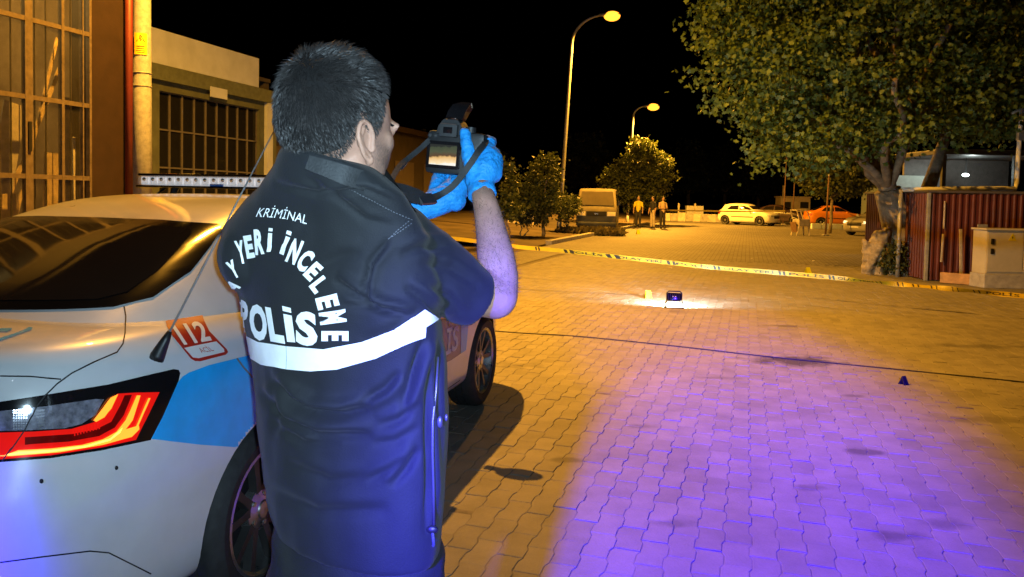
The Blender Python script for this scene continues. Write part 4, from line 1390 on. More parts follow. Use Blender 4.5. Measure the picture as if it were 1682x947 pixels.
for path, dp, wd_, rg in (
    ([(450, 622), (480, 655), (510, 674), (560, 680), (612, 668)], 0.010, 7, 0.8),
    ([(425, 640), (470, 690), (520, 713), (610, 716)], 0.008, 7, 0.8),
    ([(440, 690), (500, 728), (560, 728)], 0.004, 7, 0.6),
    ([(657, 612), (630, 640), (590, 662)], 0.006, 6, 0.7),
    ([(700, 555), (680, 610), (660, 675)], 0.008, 7, 0.7),
    ([(640, 392), (608, 432), (601, 466), (606, 495), (616, 510)], 0.007, 4.5, 0.5),
    ([(548, 458), (580, 480), (625, 508), (680, 520)], 0.007, 6, 0.8),
    ([(560, 500), (620, 505), (668, 515)], 0.004, 5, 0.6),
    ([(665, 470), (700, 492), (735, 525)], 0.006, 6, 0.6),
    ([(690, 430), (740, 440), (790, 470)], 0.004, 7, 0.5),
    ([(640, 800), (668, 770), (690, 735)], 0.006, 7, 0.7),
    ([(600, 790), (640, 772), (668, 750)], 0.004, 6, 0.6),
    ([(706, 590), (703, 700), (706, 800), (700, 880)], 0.006, 5, 0.7),
    ([(722, 560), (718, 640), (721, 700)], 0.005, 4, 0.6),
    ([(500, 290), (560, 330), (600, 360), (650, 372)], 0.003, 6, 0.5),
    ([(450, 300), (520, 318), (600, 312), (660, 335)], 0.0045, 5, 0.5),
    ([(420, 420), (470, 400), (500, 380)], 0.0025, 8, 0.5),
    ([(430, 800), (520, 840), (640, 838)], 0.004, 10, 0.6), ([(470, 760), (540, 790), (600, 785)], 0.003, 8, 0.6), ([(620, 700), (655, 690), (690, 660)], 0.004, 6, 0.6),
    ([(590, 560), (640, 545), (700, 500)], 0.002, 9, 0.6), ([(655, 420), (690, 405), (740, 405)], 0.004, 7, 0.6), ([(700, 470), (735, 485), (760, 515)], 0.004, 6, 0.6), ([(440, 600), (455, 660), (448, 720)], 0.003, 8, 0.6),
    ([(610, 730), (650, 725), (690, 700)], 0.003, 6, 0.6), ([(520, 440), (560, 420), (595, 415)], 0.0025, 9, 0.5)):
    disp += np.where(toward, groove(path, dp * 2.1, wd_, rg), 0)
for i in range(len(co)):
    c = Vector(co[i])
    disp[i] += 0.0055 * noise.noise(c * 6) + 0.0028 * noise.noise(Vector((c.x * 22, c.y * 22, c.z * 12)))
co2 = co + nn_ * disp[:, None]
setcoords(jm, co2)
jacket = fin('jacket', jm, navy, person, smooth=True)
JB = BVHTree.FromPolygons([Vector(c) for c in co2], [tuple(p.vertices) for p in jm.polygons])
def camray(u, v): return CAMLOC, ray(u, v)
reflect = M('reflective_white', (0.86, 0.88, 0.88), 0.55, var=0.04, scale=60, bump=0.06, bscale=500)
edge = M('reflective_edge', (0.45, 0.52, 0.52), 0.6, var=0.2, scale=200)
band_px = [(404, 549), (406, 551), (425, 561), (472, 568), (532, 573), (596, 561), (648, 541), (680, 521), (697, 508), (720, 524), (699, 537), (698, 553), (665, 566), (618, 588), (554, 606), (511, 609), (472, 606), (430, 598), (413, 588)]
lay('reflective_band', [band_px], camray, JB, 0.0022, reflect, jacket, 6)
lay('band_seam', strip_poly([(472, 568), (473, 587), (472, 606)], 1.2), camray, JB, 0.003, edge, jacket, 10)
zt_ = lambda x, y: (380 + x / 3.264, 330 + y / 3.264)
def letter(ch, base, top, w, bold=0.05):
    v, t, wd = text_tris(ch, bold)
    b0, t0 = Vector(base), Vector(top)
    up_ = t0 - b0
    rt = Vector((-up_.y, up_.x)).normalized() * w
    out = []
    for x, y in v:
        p = b0 + rt * (x / wd - 0.5) + up_ * y
        out.append(zt_(p.x, p.y))
    return (out, t)
arc = [('Y', (66, 326), (45, 218), 48), ('E', (112, 296), (93, 190), 44), ('R', (160, 276), (152, 158), 50), ('İ', (206, 270), (216, 172), 22),
       ('İ', (276, 284), (308, 186), 24), ('N', (322, 322), (368, 212), 56), ('C', (372, 360), (432, 272), 62), ('E', (412, 408), (478, 342), 56), ('L', (442, 474), (512, 420), 56), ('E', (470, 552), (572, 526), 66), ('M', (487, 630), (612, 612), 66), ('E', (497, 722), (625, 722), 54)]
letters_px = [letter(*a) for a in arc]
letters_px += [letter('Y', (34, 400), (-4, 325), 44), letter('A', (36, 470), (-6, 430), 50), letter('L', (40, 530), (0, 515), 40)]
def zquad(s, q, bold=0.05): return quadmap(s, [zt_(*p) for p in q], bold)
polis = [zquad('P', [(72, 692), (98, 690), (97, 545), (42, 530)]), zquad('O', [(112, 722), (205, 742), (192, 572), (100, 555)]), zquad('L', [(216, 738), (294, 752), (268, 590), (190, 574)]),
         zquad('İ', [(306, 752), (350, 756), (330, 612), (285, 602)]), zquad('S', [(352, 755), (470, 765), (460, 605), (352, 600)])]
for i, L_ in enumerate(letters_px + polis):
    # grey-green rim, then the white face on top of it
    v_, t_ = L_
    cx_ = sum(p[0] for p in v_) / len(v_); cy_ = sum(p[1] for p in v_) / len(v_)
    lo = lay('letter', [L_], camray, JB, 0.0030, reflect, jacket, 6)
def krim():
    v, t, w = text_tris('KRİMİNAL', 0.0)
    A, B, C_, D_ = [Vector(zt_(*q)) for q in ((138, 84), (408, 122), (416, 74), (160, 36))]
    out = []
    for x, y in v:
        u = x / w
        p = (A.lerp(B, u)).lerp(D_.lerp(C_, u), y)
        p.y -= 4 * math.sin(u * math.pi) * 0.8
        out.append((p.x, p.y))
    return (out, t)
lay('small_lettering', [krim()], camray, JB, 0.0026, reflect, jacket, 6)
# stitched shoulder seams and zip
seam = M('seam_thread', (0.085, 0.09, 0.10), 0.8)
zz5 = lambda L: [(340 + x / 2.339, 250 + y / 2.339) for x, y in L]
def dashes(path, w, on, off):
    P = [Vector(p) for p in path]; out = []
    acc = []
    for a, b_ in zip(P[:-1], P[1:]):
        n = max(1, int((b_ - a).length / 1.0))
        acc += [a.lerp(b_, k / n) for k in range(n)]
    k = 0
    while k + on < len(acc):
        out += strip_poly([acc[k], acc[k + on]], w); k += on + off
    return out
for pth in ([(545, 140), (640, 185), (720, 230), (790, 262)], [(690, 340), (730, 300), (775, 262)], [(700, 330), (745, 300), (790, 268)]):
    o = lay('stitching', dashes(zz5(pth), 1.3, 3, 2), camray, JB, 0.0022, seam, jacket, 30)
    o['kind'] = 'stuff'
zipm = M('zip_metal', (0.12, 0.12, 0.13), 0.4, 0.6)
zp = [W(px, py, 1.5) for px, py in ((729, 560), (727, 620), (722, 690), (726, 760), (722, 850))]
def on_jacket(px, py, off=0.004):
    h_, n_, i_, d_ = JB.ray_cast(CAMLOC, ray(px, py).normalized())
    return None if h_ is None else h_ + n_ * off
zpts = [p for p in (on_jacket(px, py) for px, py in ((716, 585), (714, 640), (711, 690), (712, 740), (713, 800), (711, 860))) if p is not None]
if len(zpts) > 2:
    Geo().tube(zpts, 0.0028, 6).build('zip', zipm, jacket, smooth=True)
tp = on_jacket(716, 690) or W(722, 690, 1.35)
tg = Geo().ball(tp + Vector((0.004, -0.008, 0)), (0.005, 0.005, 0.010), 10, 8)
tg.ball(tp + Vector((0.014, -0.004, 0.006)), (0.003, 0.003, 0.006), 10, 8)
tg.build('zip_pull', zipm, jacket, smooth=True)
hp = on_jacket(708, 868) or W(708, 868, 1.35)
cord = [hp, hp + Vector((0.004, -0.008, -0.02)), W(708, 905, 1.33), W(706, 950, 1.33), W(703, 985, 1.33)]
co_ = Geo().tube(cord, 0.003, 6).build('drawstring', M('cord_dark', (0.04, 0.04, 0.06), 0.7), jacket, smooth=True)
Geo().ball(W(707, 932, 1.325), (0.012, 0.009, 0.008), 12, 8).build('cord_stop', MT['black_plastic'], co_, smooth=True)
Geo().ball(hp, (0.010, 0.005, 0.007), 12, 8).build('cord_stop', MT['black_plastic'], co_, smooth=True)

# ---- trousers and shoes
tm = M('trousers_black', (0.012, 0.013, 0.016), 0.85, var=0.2, scale=10, bump=0.2, bscale=300)
tg = Geo()
P0 = Vector((-0.28, 1.38, 0.86))
tg.loft([[Vector((-0.272 + 0.157 * math.cos(a), 1.38 + 0.105 * math.sin(a) - 0.3 * 0.157 * math.cos(a), z)) for a in [2 * math.pi * k / 28 for k in range(28)]] for z in (0.98, 0.90, 0.82, 0.76)])
for s, fx, fy in ((1, -0.17, 1.30), (-1, -0.40, 1.44)):
    tg.chain([(Vector((-0.272 + s * 0.075, 1.38 - s * 0.04, 0.80)), 0.092), (Vector((fx - 0.005, fy + 0.01, 0.48)), 0.072), (Vector((fx, fy, 0.14)), 0.058), (Vector((fx, fy, 0.10)), 0.060)], 20)
tme = remesh_mesh(tg, 0.008, 6, 0.5, 'trousers')
c_ = coords(tme); n_ = vnormals(tme)
d_ = np.array([0.006 * noise.noise(Vector((p[0] * 9, p[1] * 9, p[2] * 16))) + 0.004 * noise.noise(Vector((p[0] * 20, p[1] * 20, p[2] * 30))) for p in c_])
setcoords(tme, c_ + n_ * d_[:, None])
fin('trousers', tme, tm, person, smooth=True)
for s, fx, fy in ((1, -0.17, 1.30), (-1, -0.40, 1.44)):
    sg_ = Geo()
    f_ = Vector((math.sin(R(30)), math.cos(R(30)), 0))
    q0 = Vector((fx, fy, 0))
    sg_.chain([(q0 + Vector((0, 0, 0.12)), 0.052), (q0 - f_ * 0.02 + Vector((0, 0, 0.05)), 0.045), (q0 + f_ * 0.12 + Vector((0, 0, 0.045)), 0.042), (q0 + f_ * 0.19 + Vector((0, 0, 0.04)), 0.036)], 16)
    sm = remesh_mesh(sg_, 0.007, 4, 0.5, 'shoe')
    a_ = coords(sm); a_[:, 2] = np.maximum(a_[:, 2], 0.003); setcoords(sm, a_)
    fin('shoe', sm, M('shoe_black', (0.015, 0.015, 0.015), 0.4), person, smooth=True)

# ---- blue gloves
nit = M('nitrile_blue', (0.018, 0.27, 0.72), 0.52, var=0.14, scale=40, bump=0.5, bscale=110, spec=0.3)
nit.node_tree.nodes['Principled BSDF'].inputs['Subsurface Weight'].default_value = 0.05
nit.node_tree.nodes['Principled BSDF'].inputs['Subsurface Radius'].default_value = (0.002, 0.003, 0.006)
def glove(chains, cuff, creases, seed):
    gg = Geo()
    for c in chains: gg.chain([pt(*p) for p in c], 18)
    rr_, pts_ = cuff
    gg.tube(pts_, rr_, 26)
    gme = remesh_mesh(gg, 0.0026, 5, 0.5, 'glove')
    c_ = coords(gme); n_ = vnormals(gme)
    d_ = np.array([0.0020 * noise.noise(Vector(p) * 45 + Vector((seed, 0, 0))) - 0.0026 * abs(noise.noise(Vector((p[0] * 60, p[1] * 60, p[2] * 110)))) for p in c_])
    setcoords(gme, c_ + n_ * d_[:, None])
    return fin('glove', gme, nit, person, smooth=True)
gl_r = glove([
    [(789, 300, 1.582, .0275), (796, 280, 1.595, .034), (800, 262, 1.61, .030)],                        # palm
    [(806, 282, 1.60, .026), (808, 262, 1.615, .024), (800, 248, 1.63, .020)],
    [(783, 296, 1.585, .024), (779, 280, 1.585, .021), (772, 262, 1.585, .0160), (767, 240, 1.592, .0140), (764, 218, 1.603, .0120)],   # thumb on the back of the camera
    [(798, 250, 1.63, .0165), (803, 236, 1.65, .0150), (807, 232, 1.68, .0125), (797, 229, 1.715, .0105), (787, 233, 1.73, .009)],     # index over the shutter
    [(806, 258, 1.63, .0155), (812, 252, 1.67, .0135), (806, 250, 1.735, .0115), (790, 250, 1.755, .0100)],
    [(810, 270, 1.63, .0150), (815, 266, 1.67, .0130), (808, 264, 1.735, .0110), (791, 264, 1.755, .0095)],
    [(808, 284, 1.62, .0140), (812, 280, 1.66, .0120), (806, 278, 1.72, .0100), (792, 277, 1.745, .0090)]],
    ([0.0275, 0.0275, 0.0300, 0.0305], [W(790, 296, 1.585), W(790, 304, 1.58), W(791, 314, 1.573), W(792, 322, 1.566)]), None, 1)
gl_l = glove([
    [(696, 342, 1.664, .0275), (715, 333, 1.67, .0310), (738, 322, 1.68, .0330), (752, 305, 1.69, .028)],   # palm under the lens
    [(728, 318, 1.69, .026), (748, 330, 1.68, .024)],
    [(716, 325, 1.675, .022), (717, 308, 1.69, .0185), (720, 293, 1.705, .0160), (726, 280, 1.72, .0135)],   # thumb along the left of the lens
    [(745, 305, 1.70, .0170), (748, 290, 1.72, .0150), (738, 278, 1.76, .0125), (733, 268, 1.80, .0105)],
    [(752, 300, 1.71, .0165), (760, 290, 1.735, .0145), (757, 277, 1.78, .0120), (748, 262, 1.82, .0105)],
    [(757, 308, 1.70, .0155), (768, 298, 1.73, .0135), (769, 284, 1.775, .0115), (764, 268, 1.815, .0100)],
    [(758, 318, 1.69, .0145), (768, 310, 1.72, .0125), (772, 296, 1.76, .0105), (772, 284, 1.79, .0090)]],
    ([0.0280, 0.0285, 0.0310, 0.0315], [W(697, 341, 1.664), W(691, 343, 1.662), W(683, 347, 1.66), W(676, 351, 1.658)]), None, 4)

# forearm hair
fh_v, fh_f = [], []
fr = random.Random(3)
bco = coords(me); bn = vnormals(me)
bp_ = proj_np(bco)
sel = np.where((bp_[:, 0] > 765) & (bp_[:, 0] < 870) & (bp_[:, 1] > 322) & (bp_[:, 1] < 480) & (bco[:, 1] < 1.7))[0]
for k in range(3800):
    i = sel[fr.randrange(len(sel))]
    p = Vector(bco[i]) + Vector((fr.uniform(-1, 1), fr.uniform(-1, 1), fr.uniform(-1, 1))) * 0.003
    n0 = Vector(bn[i])
    d = (n0 * 0.35 + Vector((fr.uniform(-.4, .4), fr.uniform(-.4, .4), fr.uniform(-1.0, 0.2)))).normalized()
    L = fr.uniform(0.006, 0.013)
    sd = d.cross(n0).normalized() * 0.00024
    b_ = len(fh_v)
    fh_v += [p - sd, p + sd, p + d * L]; fh_f.append((b_, b_ + 1, b_ + 2))
o = mk('arm_hair', fh_v, fh_f, hairm, body); o['kind'] = 'stuff'

# ================================================================== his camera
CC = W(751, 252, 1.655)
CYAW = Matrix.Rotation(R(-14), 3, 'Z') @ Matrix.Rotation(R(4), 3, 'Y')
camera = empty('photo_camera', CC, 0, 'black camera with raised flash and lit screen held in blue gloves', 'camera')
def K(x, y, z): return CC + CYAW @ Vector((x, y, z))
def kbox(name, c, s, mat, par, bev=0.003): return Geo().box(K(*c), s, CYAW, bev).build(name, mat, par, smooth=True, angle=40)
cbk = MT['black_plastic']
bodyc = kbox('camera_body', (0, 0, 0), (0.128, 0.044, 0.092), cbk, camera, 0.010)
kbox('grip', (0.050, 0.022, -0.002), (0.030, 0.040, 0.086), cbk, bodyc, 0.012)
pr = Geo().loft([[K(-0.012 + x * w, y, z) for x, y in ((-1, -0.026), (1, -0.026), (1, 0.03), (-1, 0.03))] for w, z in ((0.030, 0.040), (0.026, 0.056), (0.017, 0.068), (0.015, 0.070))]).build('viewfinder_hump', cbk, bodyc)
kbox('eyecup', (-0.012, -0.032, 0.046), (0.040, 0.014, 0.028), MT['rubber'], bodyc, 0.004)
kbox('eyepiece', (-0.012, -0.0395, 0.046), (0.020, 0.002, 0.013), gloss_black, bodyc, 0.0005)
kbox('screen_frame', (-0.0225, -0.0235, -0.006), (0.076, 0.006, 0.058), gloss_black, bodyc, 0.002)
scr = bpy.data.materials.new('camera_screen'); scr.use_nodes = True
nt = scr.node_tree; N = nt.nodes; L = nt.links; b = N['Principled BSDF']
tc = N.new('ShaderNodeTexCoord'); sx = N.new('ShaderNodeSeparateXYZ'); L.new(tc.outputs['Generated'], sx.inputs[0])
nz = N.new('ShaderNodeTexNoise'); nz.inputs['Scale'].default_value = 5; nz.inputs['Detail'].default_value = 4; L.new(tc.outputs['Generated'], nz.inputs[0])
ad = N.new('ShaderNodeMath'); ad.operation = 'MULTIPLY_ADD'; ad.inputs[1].default_value = 0.22; L.new(nz.outputs[0], ad.inputs[0]); L.new(sx.outputs[2], ad.inputs[2])
rp_ = N.new('ShaderNodeValToRGB'); cr = rp_.color_ramp
cr.elements[0].position = 0.0; cr.elements[0].color = (0.95, 0.93, 0.88, 1)
cr.elements[1].position = 1.0; cr.elements[1].color = (0.02, 0.02, 0.015, 1)
for p_, c_ in ((0.22, (0.9, 0.86, 0.75, 1)), (0.24, (0.95, 0.75, 0.45, 1)), (0.50, (0.75, 0.45, 0.16, 1)), (0.58, (0.10, 0.05, 0.02, 1)), (0.75, (0.07, 0.08, 0.04, 1)), (0.95, (0.05, 0.06, 0.03, 1))):
    e = cr.elements.new(p_); e.color = c_
L.new(ad.outputs[0], rp_.inputs[0])
L.new(rp_.outputs[0], b.inputs['Emission Color']); b.inputs['Emission Strength'].default_value = 0.95; b.inputs['Base Color'].default_value = (0.01, 0.01, 0.01, 1); b.inputs['Roughness'].default_value = 0.1
kbox('screen', (-0.0225, -0.0275, -0.006), (0.060, 0.0012, 0.043), scr, bodyc, 0.0002)
for (x, z) in ((0.028, 0.028), (0.036, 0.010), (0.036, -0.010), (0.030, -0.026), (-0.045, 0.034), (-0.057, 0.034)):
    Geo().lathe([(0.0001, -0.0035), (0.0042, -0.003), (0.0048, 0.0)], (0, 0, 0), 'Y', 12).build('button', MT['rubber'], bodyc, smooth=True).matrix_world = Matrix.Translation(K(x, -0.0215, z)) @ CYAW.to_4x4()
ln = Geo().lathe([(0.0001, 0.112), (0.030, 0.112), (0.034, 0.108), (0.034, 0.07), (0.031, 0.066), (0.031, 0.03), (0.033, 0.018)], (0, 0, 0), 'Y', 28).build('lens_barrel', cbk, bodyc, smooth=True, angle=30)
ln.matrix_world = Matrix.Translation(K(-0.012, 0, -0.004)) @ CYAW.to_4x4()
# raised flash on its hinge
fl = Geo().loft([[K(x, y, z) for x, y, z in q] for q in (
    [(-0.030, -0.010, 0.072), (0.008, -0.010, 0.072), (0.008, 0.012, 0.070), (-0.030, 0.012, 0.070)],
    [(-0.030, 0.002, 0.090), (0.010, 0.002, 0.090), (0.010, 0.026, 0.086), (-0.030, 0.026, 0.086)],
    [(-0.024, 0.014, 0.106), (0.014, 0.014, 0.106), (0.014, 0.036, 0.100), (-0.024, 0.036, 0.100)],
    [(-0.010, 0.030, 0.114), (0.014, 0.030, 0.114), (0.014, 0.040, 0.108), (-0.010, 0.040, 0.108)])])
fl.build('flash', gloss_black, bodyc, smooth=True, angle=50)
kbox('hot_shoe', (-0.012, -0.012, 0.073), (0.020, 0.018, 0.004), MT['chrome'], bodyc, 0.0008)
Geo().lathe([(0.0001, 0.012), (0.011, 0.012), (0.012, 0.0)], (0, 0, 0), 'Z', 20).build('mode_dial', cbk, bodyc, smooth=True, angle=40).matrix_world = Matrix.Translation(K(0.026, 0.0, 0.046)) @ CYAW.to_4x4()
def ribbon(name, pts, w, th, mat, par, facing=Vector((0, -1, 0.15))):
    P = [np.array(list(W(*p[:3])) + [p[3] if len(p) > 3 else w]) for p in pts]
    Q = catmull(P, len(P) * 6)
    rings = []
    for i, q in enumerate(Q):
        p = Vector(q[:3]); t = (Vector(Q[min(i + 1, len(Q) - 1)][:3]) - Vector(Q[max(i - 1, 0)][:3])).normalized()
        n_ = (facing - t * facing.dot(t)).normalized()
        s_ = t.cross(n_)
        h_ = q[3] / 2
        rings.append([p + s_ * h_ + n_ * th / 2, p - s_ * h_ + n_ * th / 2, p - s_ * h_ - n_ * th / 2, p + s_ * h_ - n_ * th / 2])
    return Geo().loft(rings).build(name, mat, par, smooth=True, angle=50)
strapm = M('strap_black', (0.020, 0.021, 0.023), 0.7, var=0.25, scale=80, bump=0.2, bscale=300)
s1 = ribbon('strap', [(706, 229, 1.645), (690, 244, 1.63), (668, 262, 1.60), (655, 274, 1.56), (640, 300, 1.50)], 0.011, 0.002, strapm, camera)
ribbon('strap_end', [(664, 266, 1.597), (656, 275, 1.572)], 0.014, 0.005, MT['black_plastic'], s1)
s2 = ribbon('strap', [(505, 266, 1.178, .022), (538, 277, 1.172, .026), (575, 290, 1.178, .030), (620, 303, 1.23, .030), (660, 314, 1.36, .030), (690, 323, 1.45, .028), (705, 325, 1.50, .020), (722, 320, 1.555, .013), (745, 304, 1.56, .013), (768, 275, 1.55, .013), (785, 250, 1.56, .013), (796, 236, 1.60, .013), (797, 230, 1.65, .012), (785, 228, 1.66, .010)], 0.026, 0.003, strapm, camera)
ribbon('strap_end', [(688, 327, 1.44), (712, 326, 1.52)], 0.022, 0.006, MT['black_plastic'], s2)
# ================================================================== trees and shrubs
def leaf_mat(name, c0, c1):
    m = bpy.data.materials.new(name); m.use_nodes = True
    nt = m.node_tree; N = nt.nodes; L = nt.links; b = N['Principled BSDF']
    ge = N.new('ShaderNodeNewGeometry')
    rp_ = N.new('ShaderNodeValToRGB')
    rp_.color_ramp.elements[0].color = tuple(c0) + (1,); rp_.color_ramp.elements[1].color = tuple(c1) + (1,)
    L.new(ge.outputs['Random Per Island'], rp_.inputs[0]); L.new(rp_.outputs[0], b.inputs['Base Color'])
    b.inputs['Roughness'].default_value = 0.55
    tr = N.new('ShaderNodeBsdfTranslucent'); L.new(rp_.outputs[0], tr.inputs[0])
    mx = N.new('ShaderNodeMixShader'); mx.inputs[0].default_value = 0.25
    L.new(b.outputs[0], mx.inputs[1]); L.new(tr.outputs[0], mx.inputs[2]); L.new(mx.outputs[0], N['Material Output'].inputs[0])
    return m
LEAF = leaf_mat('plane_leaf', (0.050, 0.095, 0.020), (0.135, 0.200, 0.050))
LEAF2 = leaf_mat('bush_leaf', (0.040, 0.060, 0.014), (0.10, 0.115, 0.028))
LEAFD = leaf_mat('dark_leaf', (0.030, 0.042, 0.014), (0.075, 0.090, 0.030))
BARK = M('bark', (0.20, 0.165, 0.12), 0.9, var=0.45, scale=7, bump=0.8, bscale=22)
LOUT = np.array([(0, 0, 0), (0.30, 0.22, 0.05), (0.52, 0.10, 0.10), (0.46, 0.40, 0.02), (0.62, 0.62, 0.05), (0.30, 0.66, -0.02), (0, 1.0, -0.08)])
LSHAPE = np.concatenate([LOUT, LOUT[1:6] * np.array([-1, 1, 1])])      # lobed leaf, folded on its midrib
LFACES = [(0, 1, 3, 6), (1, 2, 3), (3, 4, 5), (3, 5, 6), (0, 6, 9 - 0, 7), (7, 9, 8), (9, 11, 10), (9, 6, 11)]
SSHAPE = np.array([(0, 0, 0), (0.34, 0.4, 0.06), (0, 1.0, -0.05), (-0.34, 0.4, 0.06)]); SFACES = [(0, 1, 2), (0, 2, 3)]
def rand_rot(n, r, droop=0.3):
    # leaf axes: random, hanging a little
    ax = r.normal(size=(n, 3)); ax[:, 2] -= droop
    ax /= np.linalg.norm(ax, axis=1)[:, None]
    o = r.normal(size=(n, 3))
    x = np.cross(ax, o); x /= np.linalg.norm(x, axis=1)[:, None]
    z = np.cross(x, ax)
    return x, ax, z
def leaves(name, pts, size, mat, parent, seed, lobed=False, droop=0.3):
    r = np.random.default_rng(seed)
    shape, faces = (LSHAPE, LFACES) if lobed else (SSHAPE, SFACES)
    n = len(pts); s = size * r.uniform(0.65, 1.25, n)
    x, y, z = rand_rot(n, r, droop)
    k = len(shape)
    v = pts[:, None, :] + s[:, None, None] * (shape[None, :, 0, None] * x[:, None, :] + shape[None, :, 1, None] * y[:, None, :] + shape[None, :, 2, None] * z[:, None, :])
    me = bpy.data.meshes.new(name)
    fl = []
    nl = []
    for f in faces: nl.append(len(f))
    base = np.concatenate([np.array(f) for f in faces])
    tot = (np.arange(n)[:, None] * k + base[None, :]).ravel()
    lens = np.tile(np.array(nl), n)
    starts = np.concatenate([[0], np.cumsum(lens)[:-1]])
    me.vertices.add(n * k); me.vertices.foreach_set('co', v.astype(np.float32).ravel())
    me.loops.add(len(tot)); me.loops.foreach_set('vertex_index', tot.astype(np.int32))
    me.polygons.add(len(lens)); me.polygons.foreach_set('loop_start', starts.astype(np.int32)); me.polygons.foreach_set('loop_total', lens.astype(np.int32))
    me.update(calc_edges=True); me.validate()
    return fin(name, me, mat, parent)
def crown_points(lobes, clumps, per, spread, seed, hollow=0.55, flat=0.75):
    r = np.random.default_rng(seed)
    vol = np.array([l[1][0] * l[1][1] * l[1][2] for l in lobes]) ** 0.75; vol /= vol.sum()
    out = []
    for c in range(clumps):
        c0, rd = lobes[r.choice(len(lobes), p=vol)]
        d = r.normal(size=3); d /= np.linalg.norm(d)
        q = hollow + (1 - hollow) * r.uniform() ** 0.6
        q *= 0.88 + 0.24 * noise.noise(Vector(d * 2.3) + Vector(c0) * 0.7)
        ctr = np.array(c0) + d * np.array(rd) * q
        p = ctr + r.normal(size=(per, 3)) * spread * np.array([1, 1, flat]) * r.uniform(0.6, 1.3)
        out.append(p)
    return np.concatenate(out)
def limb(g, a, b, r0, r1, wob, seed, n=7):
    r = random.Random(seed)
    pts = []
    for k in range(n + 1):
        t = k / n
        p = Vector(a).lerp(Vector(b), t)
        w = wob * math.sin(t * math.pi)
        pts.append(p + Vector((r.uniform(-w, w), r.uniform(-w, w), r.uniform(-w, w) * 0.5)))
    g.tube(pts, [r0 + (r1 - r0) * k / n for k in range(n + 1)], 10)
    return pts

# --- the plane tree on the right
DT = 16.6
tb = W(1497, 446, DT); tb.z = 0
tree = empty('plane_tree', tb, 0, 'large broad-leaved tree spreading over the street on the right', 'tree')
g = Geo()
fork = W(1458, 312, DT - 0.1)
g.tube([tb + Vector((0.03, 0, -0.1)), tb + Vector((0, 0, 0.15)), W(1486, 410, DT), W(1472, 360, DT), fork], [0.62, 0.44, 0.35, 0.31, 0.27], 16)
for a in (0.3, 1.6, 2.8, 4.0, 5.2):
    g.tube([tb + Vector((0, 0, 0.45)), tb + Vector((0.45 * math.cos(a), 0.45 * math.sin(a), 0.12)), tb + Vector((0.8 * math.cos(a), 0.8 * math.sin(a), -0.08))], [0.22, 0.17, 0.07], 8)
g.tube([tb + Vector((0.25, 0.2, 0)), W(1506, 380, DT + 0.3), W(1516, 335, DT + 0.4), W(1538, 270, DT + 0.6), W(1570, 170, DT + 0.8)], [0.26, 0.2, 0.17, 0.13, 0.08], 12)
ends = []
for i, (px, py, dd, r1) in enumerate(((1418, 160, 0.2, 0.09), (1340, 190, -1.0, 0.06), (1270, 120, -0.6, 0.05), (1410, 60, 1.0, 0.06), (1480, -60, -0.5, 0.06), (1560, 40, -1.2, 0.06), (1620, 120, 0.4, 0.05), (1330, 20, 0.6, 0.05), (1380, -180, 0.2, 0.05), (1250, 60, 0.8, 0.04), (1470, 130, -2.0, 0.05))):
    st_ = fork if i % 3 else W(1440, 240, DT)
    limb(g, st_, W(px, py, DT + dd), 0.10 if i else 0.16, r1, 0.22, 40 + i)
limb(g, fork, W(1440, 240, DT), 0.19, 0.13, 0.05, 77)
g.build('trunk', BARK, tree, smooth=True)
lobes = [(W(1420, 90, DT), (3.1, 2.9, 2.3)), (W(1285, 120, DT - 0.5), (1.55, 1.9, 1.5)), (W(1330, 225, DT - 0.6), (1.15, 1.6, 0.85)), (W(1425, 215, DT - 0.5), (1.3, 1.6, 0.6)), (W(1560, 140, DT + 0.2), (2.0, 2.4, 1.6)),
         (W(1250, 10, DT), (1.4, 1.8, 1.3)), (W(1370, -60, DT), (2.7, 2.7, 1.7)), (W(1660, 60, DT + 0.5), (2.0, 2.4, 1.7)), (W(1540, -110, DT), (3.0, 2.6, 1.7)), (W(1205, 75, DT - 0.3), (0.95, 1.0, 0.75)), (W(1165, 35, DT - 0.2), (0.5, 0.6, 0.35)), (W(1170, 125, DT - 0.6), (0.55, 0.6, 0.3)), (W(1200, 165, DT - 0.4), (0.6, 0.6, 0.3)), (W(1262, 250, DT - 0.6), (0.5, 0.6, 0.25)), (W(1300, 275, DT - 0.4), (0.6, 0.6, 0.25)), (W(1640, 190, DT + 0.9), (1.2, 1.6, 0.7))]
P = crown_points(lobes, 2500, 22, 0.19, 21, 0.30)
leaves('crown', P, 0.098, LEAF, tree, 3, lobed=True)

def shrub(name, label, base, lobes, clumps, per, spread, size, mat, seed, trunk_r=0.05, cat='shrub', group=None, height=None):
    t = empty(name, base, 0, label, cat, group)
    g = Geo()
    st0 = Vector(base)
    if cat == 'tree':
        zc = sum(Vector(c).z for c, rd in lobes) / len(lobes)
        st0 = Vector(base) + Vector((0.05, 0, zc * 0.6))
        limb(g, base, st0, trunk_r * 1.5, trunk_r * 1.1, 0.05, seed + 70, 5)
    for i, (c, rd) in enumerate(lobes[:5]):
        limb(g, st0, Vector(c), trunk_r, trunk_r * 0.35, 0.1, seed + i, 5)
    g.build('trunk', BARK, t, smooth=True)
    P = crown_points(lobes, clumps, per, spread, seed, 0.4)
    leaves('crown', P, size, mat, t, seed + 9)
    return t
def gpos(px, D, z=0.0):
    p = W(px, 330, D); p.z = z; return p
def blob(px, py, D, rx, ry, rz): return (W(px, py, D), (rx, ry, rz))
shrub('sapling', 'thin young tree left of the street lamp pole', gpos(893, 28.5), [blob(893, 290, 28.5, .8, .7, .85), blob(902, 262, 28.5, .35, .35, .4), blob(868, 318, 28.5, .7, .6, .45), blob(912, 330, 28.5, .7, .7, .5), blob(885, 335, 28.3, 1.0, .7, .4)], 260, 16, 0.10, 0.13, LEAF2, 31, 0.05, 'tree')
